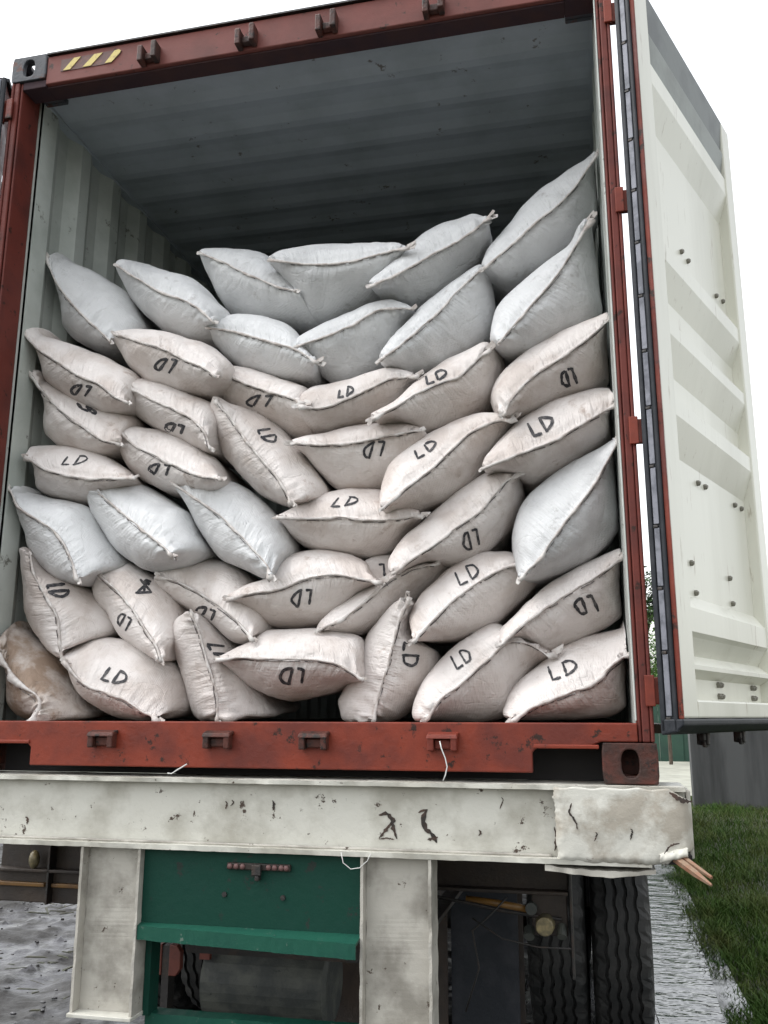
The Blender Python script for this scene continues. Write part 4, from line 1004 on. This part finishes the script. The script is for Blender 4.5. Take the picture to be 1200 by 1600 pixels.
# row five
sack('plain white sack with a pale ridge seam against the left wall', 'w', -.04, P('c', '30,45 90,55 170,78 240,93 292,115 332,180 362,240 387,292 340,325 270,357 200,337 140,290 100,230 60,130'), P('c', '30,45 60,105 120,145 180,190 215,250 245,330'), hemw=1.1)
sack('plain white sack with a small dark knot at its lower tip, left of centre', 'w', -.03, P('c', '280,55 340,43 410,28 470,50 540,85 592,120 617,180 640,240 600,282 540,302 470,307 420,280 360,230 310,150'), P('c', '310,60 380,120 440,170 490,210 535,250'), tuft=(.4, 1.6))
sack('plain white sack with a creased seam, right of the dark knotted one', 'w', -.03, P('c', '540,28 600,18 680,22 740,28 800,68 862,130 902,180 917,240 882,300 840,330 770,307 700,272 640,190 600,110'), P('c', '545,32 610,75 680,125 740,180 790,235 830,280 850,320'), pleat=1.5)
sack('level beige sack with faint LD on its bright top, middle of the pile', 'p', -.01, P('p', '435,807 475,790 520,772 560,766 600,768 630,790 657,804 642,830 612,862 570,872 520,867 475,852 450,827'), P('p', '437,807 480,810 530,808 570,812 610,812 655,805'), [LD(541, 783, 34, -2, 8, -13, 'LD', 2.8)], tuft=(1.2, 1.6))
sack('beige sack with upturned LD and a pinched upper right ear, right of the middle', 'p', -.03, P('d', '225,392 225,340 270,280 350,210 420,145 500,95 560,76 607,86 632,110 636,170 605,240 555,300 490,347 430,367 350,367 280,377'), P('d', '228,390 290,345 360,300 430,245 490,205 540,150 580,105 605,88'), [LD(736, 844, -23, 10, 6, 27)], tuft=(.6, 2))
sack('biggest plain white sack, tilted steeply against the right wall', 'w', -.06, P('d', '625,410 605,360 598,290 615,220 650,150 710,100 790,50 860,10 935,-30 943,60 943,150 937,240 900,300 840,350 770,385 700,408'), P('d', '625,405 680,350 730,280 780,210 830,150 880,70 935,-27'), hemw=1.1)
# row six
sack('beige sack with LD turned sideways, lower left against the wall', 'p', -.03, P('c', '68,245 95,236 150,290 210,325 270,355 315,395 355,440 372,490 330,522 250,535 200,578 150,540 100,460 65,370 57,290'), P('c', '95,250 110,320 150,390 180,450 187,510 195,575'), [LD(91, 922, 9, 20, 30, -3)], hemw=1.1, tuft=(.4, 1.2))
sack('beige sack bearing both LD and a crossed out mark', 'p', -.02, P('c', '298,340 330,288 400,278 462,308 522,360 562,420 577,500 552,562 510,587 450,560 390,510 340,440 303,390'), P('c', '315,320 370,370 420,430 450,480 490,540 503,580'), [LD(193, 970, -17, -15, -8, 15), LD(224, 917, 26, -2, -3, -18, 'X', 3.8)])
sack('beige sack with tilted upturned LD, right of the sack with the crossed mark', 'p', .03, P('c', '495,320 560,285 620,266 690,273 762,308 822,380 852,450 842,502 790,530 740,527 690,490 620,440 550,410 510,370'), P('c', '500,320 560,340 620,370 680,410 740,460 790,515'), [LD(320, 958, -26, -9, -7, 14)])
sack('beige LD sack with a long pointed left ear, lower centre', 'p', -.03, P('c', '715,385 780,350 845,325 890,270 940,248 1000,241 1080,253 1150,278 1168,315 1182,338 1130,380 1080,432 1010,467 930,482 860,480 790,442 740,412'), P('c', '715,388 800,372 880,358 950,330 1040,315 1110,325 1182,337'), [LD(471, 935, -30, 3, -4, 23)], tuft=(1, 1.8))
sack('mostly hidden sack with one letter showing, behind the lower centre sacks', 'p', .09, P('p', '555,895 570,878 600,868 650,866 672,880 660,910 620,935 580,940 558,920'), P('p', '558,900 590,905 630,895 670,882'), [LD(590, 892, -24, 3, 1, 18, 'L', 3)], D=.12)
sack('unlettered slanting beige sack with a grey smear, right of lower centre', 'p', .02, P('p', '498,985 520,955 560,925 600,905 640,885 680,878 713,884 697,907 662,932 622,962 582,987 540,995 508,992'), P('p', '500,983 545,960 580,930 615,902 650,886 680,882'), hemw=1.2)
sack('beige LD sack with bold letters above its seam, lower right', 'p', -.04, P('d', '290,600 280,540 310,470 370,410 440,355 520,328 590,325 645,350 682,390 677,430 612,500 540,562 450,600 360,607 312,602'), P('d', '293,600 350,540 410,480 480,430 550,385 612,360'), [LD(730, 896, 33, -17, -8, -20, 'LD', 4)])
sack('beige sack with bold upturned LD against the right wall, lower right', 'p', -.03, P('d', '560,610 570,560 640,490 720,430 800,380 870,345 940,318 962,340 962,420 964,500 920,547 850,587 760,632 700,642 640,607 590,602'), P('d', '565,612 640,545 720,490 790,445 850,410 900,375 938,338'), [LD(915, 946, -33, 7, 9, 24, 'LD', 4)])
# bottom row
sack('brown stained torn sack with a ragged hem in the bottom left corner', 'd', -.07, P('c', '-25,490 20,462 62,480 112,520 172,570 222,640 272,720 290,760 200,772 110,772 60,745 20,690 -12,610'), P('c', '2,560 35,620 80,665 118,695 128,725 112,765'), hemw=2.6, tuft=(1.5, 2), pleat=3.0)
sack('bright plump sack with upright LD on the floor, bottom left', 'p', -.07, P('c', '205,585 240,543 300,518 380,513 452,538 522,580 572,640 592,710 575,752 500,772 400,768 320,737 250,680'), P('c', '207,588 250,645 320,680 390,705 440,740 490,762'), [LD(180, 1057, 32, 10, 14, -19, 'LD', 3.4)], hemw=1.2, tuft=(1, 2))
sack('upright floor sack with sideways letters partly covered, left of bottom centre', 'p', -.02, P('c', '555,480 590,433 640,452 700,500 742,550 785,620 835,700 862,755 760,770 640,772 600,700 570,600 552,530'), P('c', '600,440 625,500 640,560 660,620 678,690 682,768'), [LD(345, 1020, 13, 20, 27, 3)], pleat=1.8, tuft=(.8, 1.4))
sack('beige sack with large upturned LD hanging over a dark gap, bottom centre', 'p', -.08, P('c', '680,578 740,550 800,520 842,488 920,481 1000,486 1080,502 1128,518 1142,580 1134,645 1080,667 1010,692 920,707 840,692 770,657 710,600'), P('c', '683,578 760,575 860,578 960,580 1040,590 1100,620 1131,642'), [LD(456, 1057, -40, -1, -3, 22, 'LD', 4)], tuft=(1, .8))
sack('upright floor sack with LD reading downwards and a gathered base', 'p', -.02, P('d', '62,800 78,760 118,680 148,600 180,550 240,490 275,473 297,490 302,580 342,620 367,640 362,700 332,770 262,842 180,854 90,848'), P('d', '270,480 245,540 225,620 205,700 180,780 165,850'), [LD(642, 1022, -2, 37, 24, 1, 'LD', 4)], pleat=2.2, tuft=(1.8, .5))
sack('plump floor sack with LD and a twisted frayed right ear, bottom right', 'p', -.05, P('d', '303,848 298,790 328,720 388,650 448,595 508,563 560,553 620,590 690,615 722,648 680,690 622,770 592,832 500,854 400,854'), P('d', '335,845 370,790 430,745 490,690 550,635 590,605 650,612 715,648'), [LD(721, 1028, 28, -17, -10, -18, 'LD', 3.4)], tuft=(1, 2.4))
sack('bright floor sack with upright LD in the bottom right corner', 'p', -.07, P('d', '588,848 580,800 608,740 678,680 758,620 850,590 935,568 960,545 972,560 975,650 975,740 962,812 900,850 760,854'), P('d', '605,845 680,800 760,770 850,735 910,680 962,640'), [LD(879, 1046, 39, -13, -8, -20, 'LD', 3.4)], hemw=1.5, tuft=(1.5, 2))
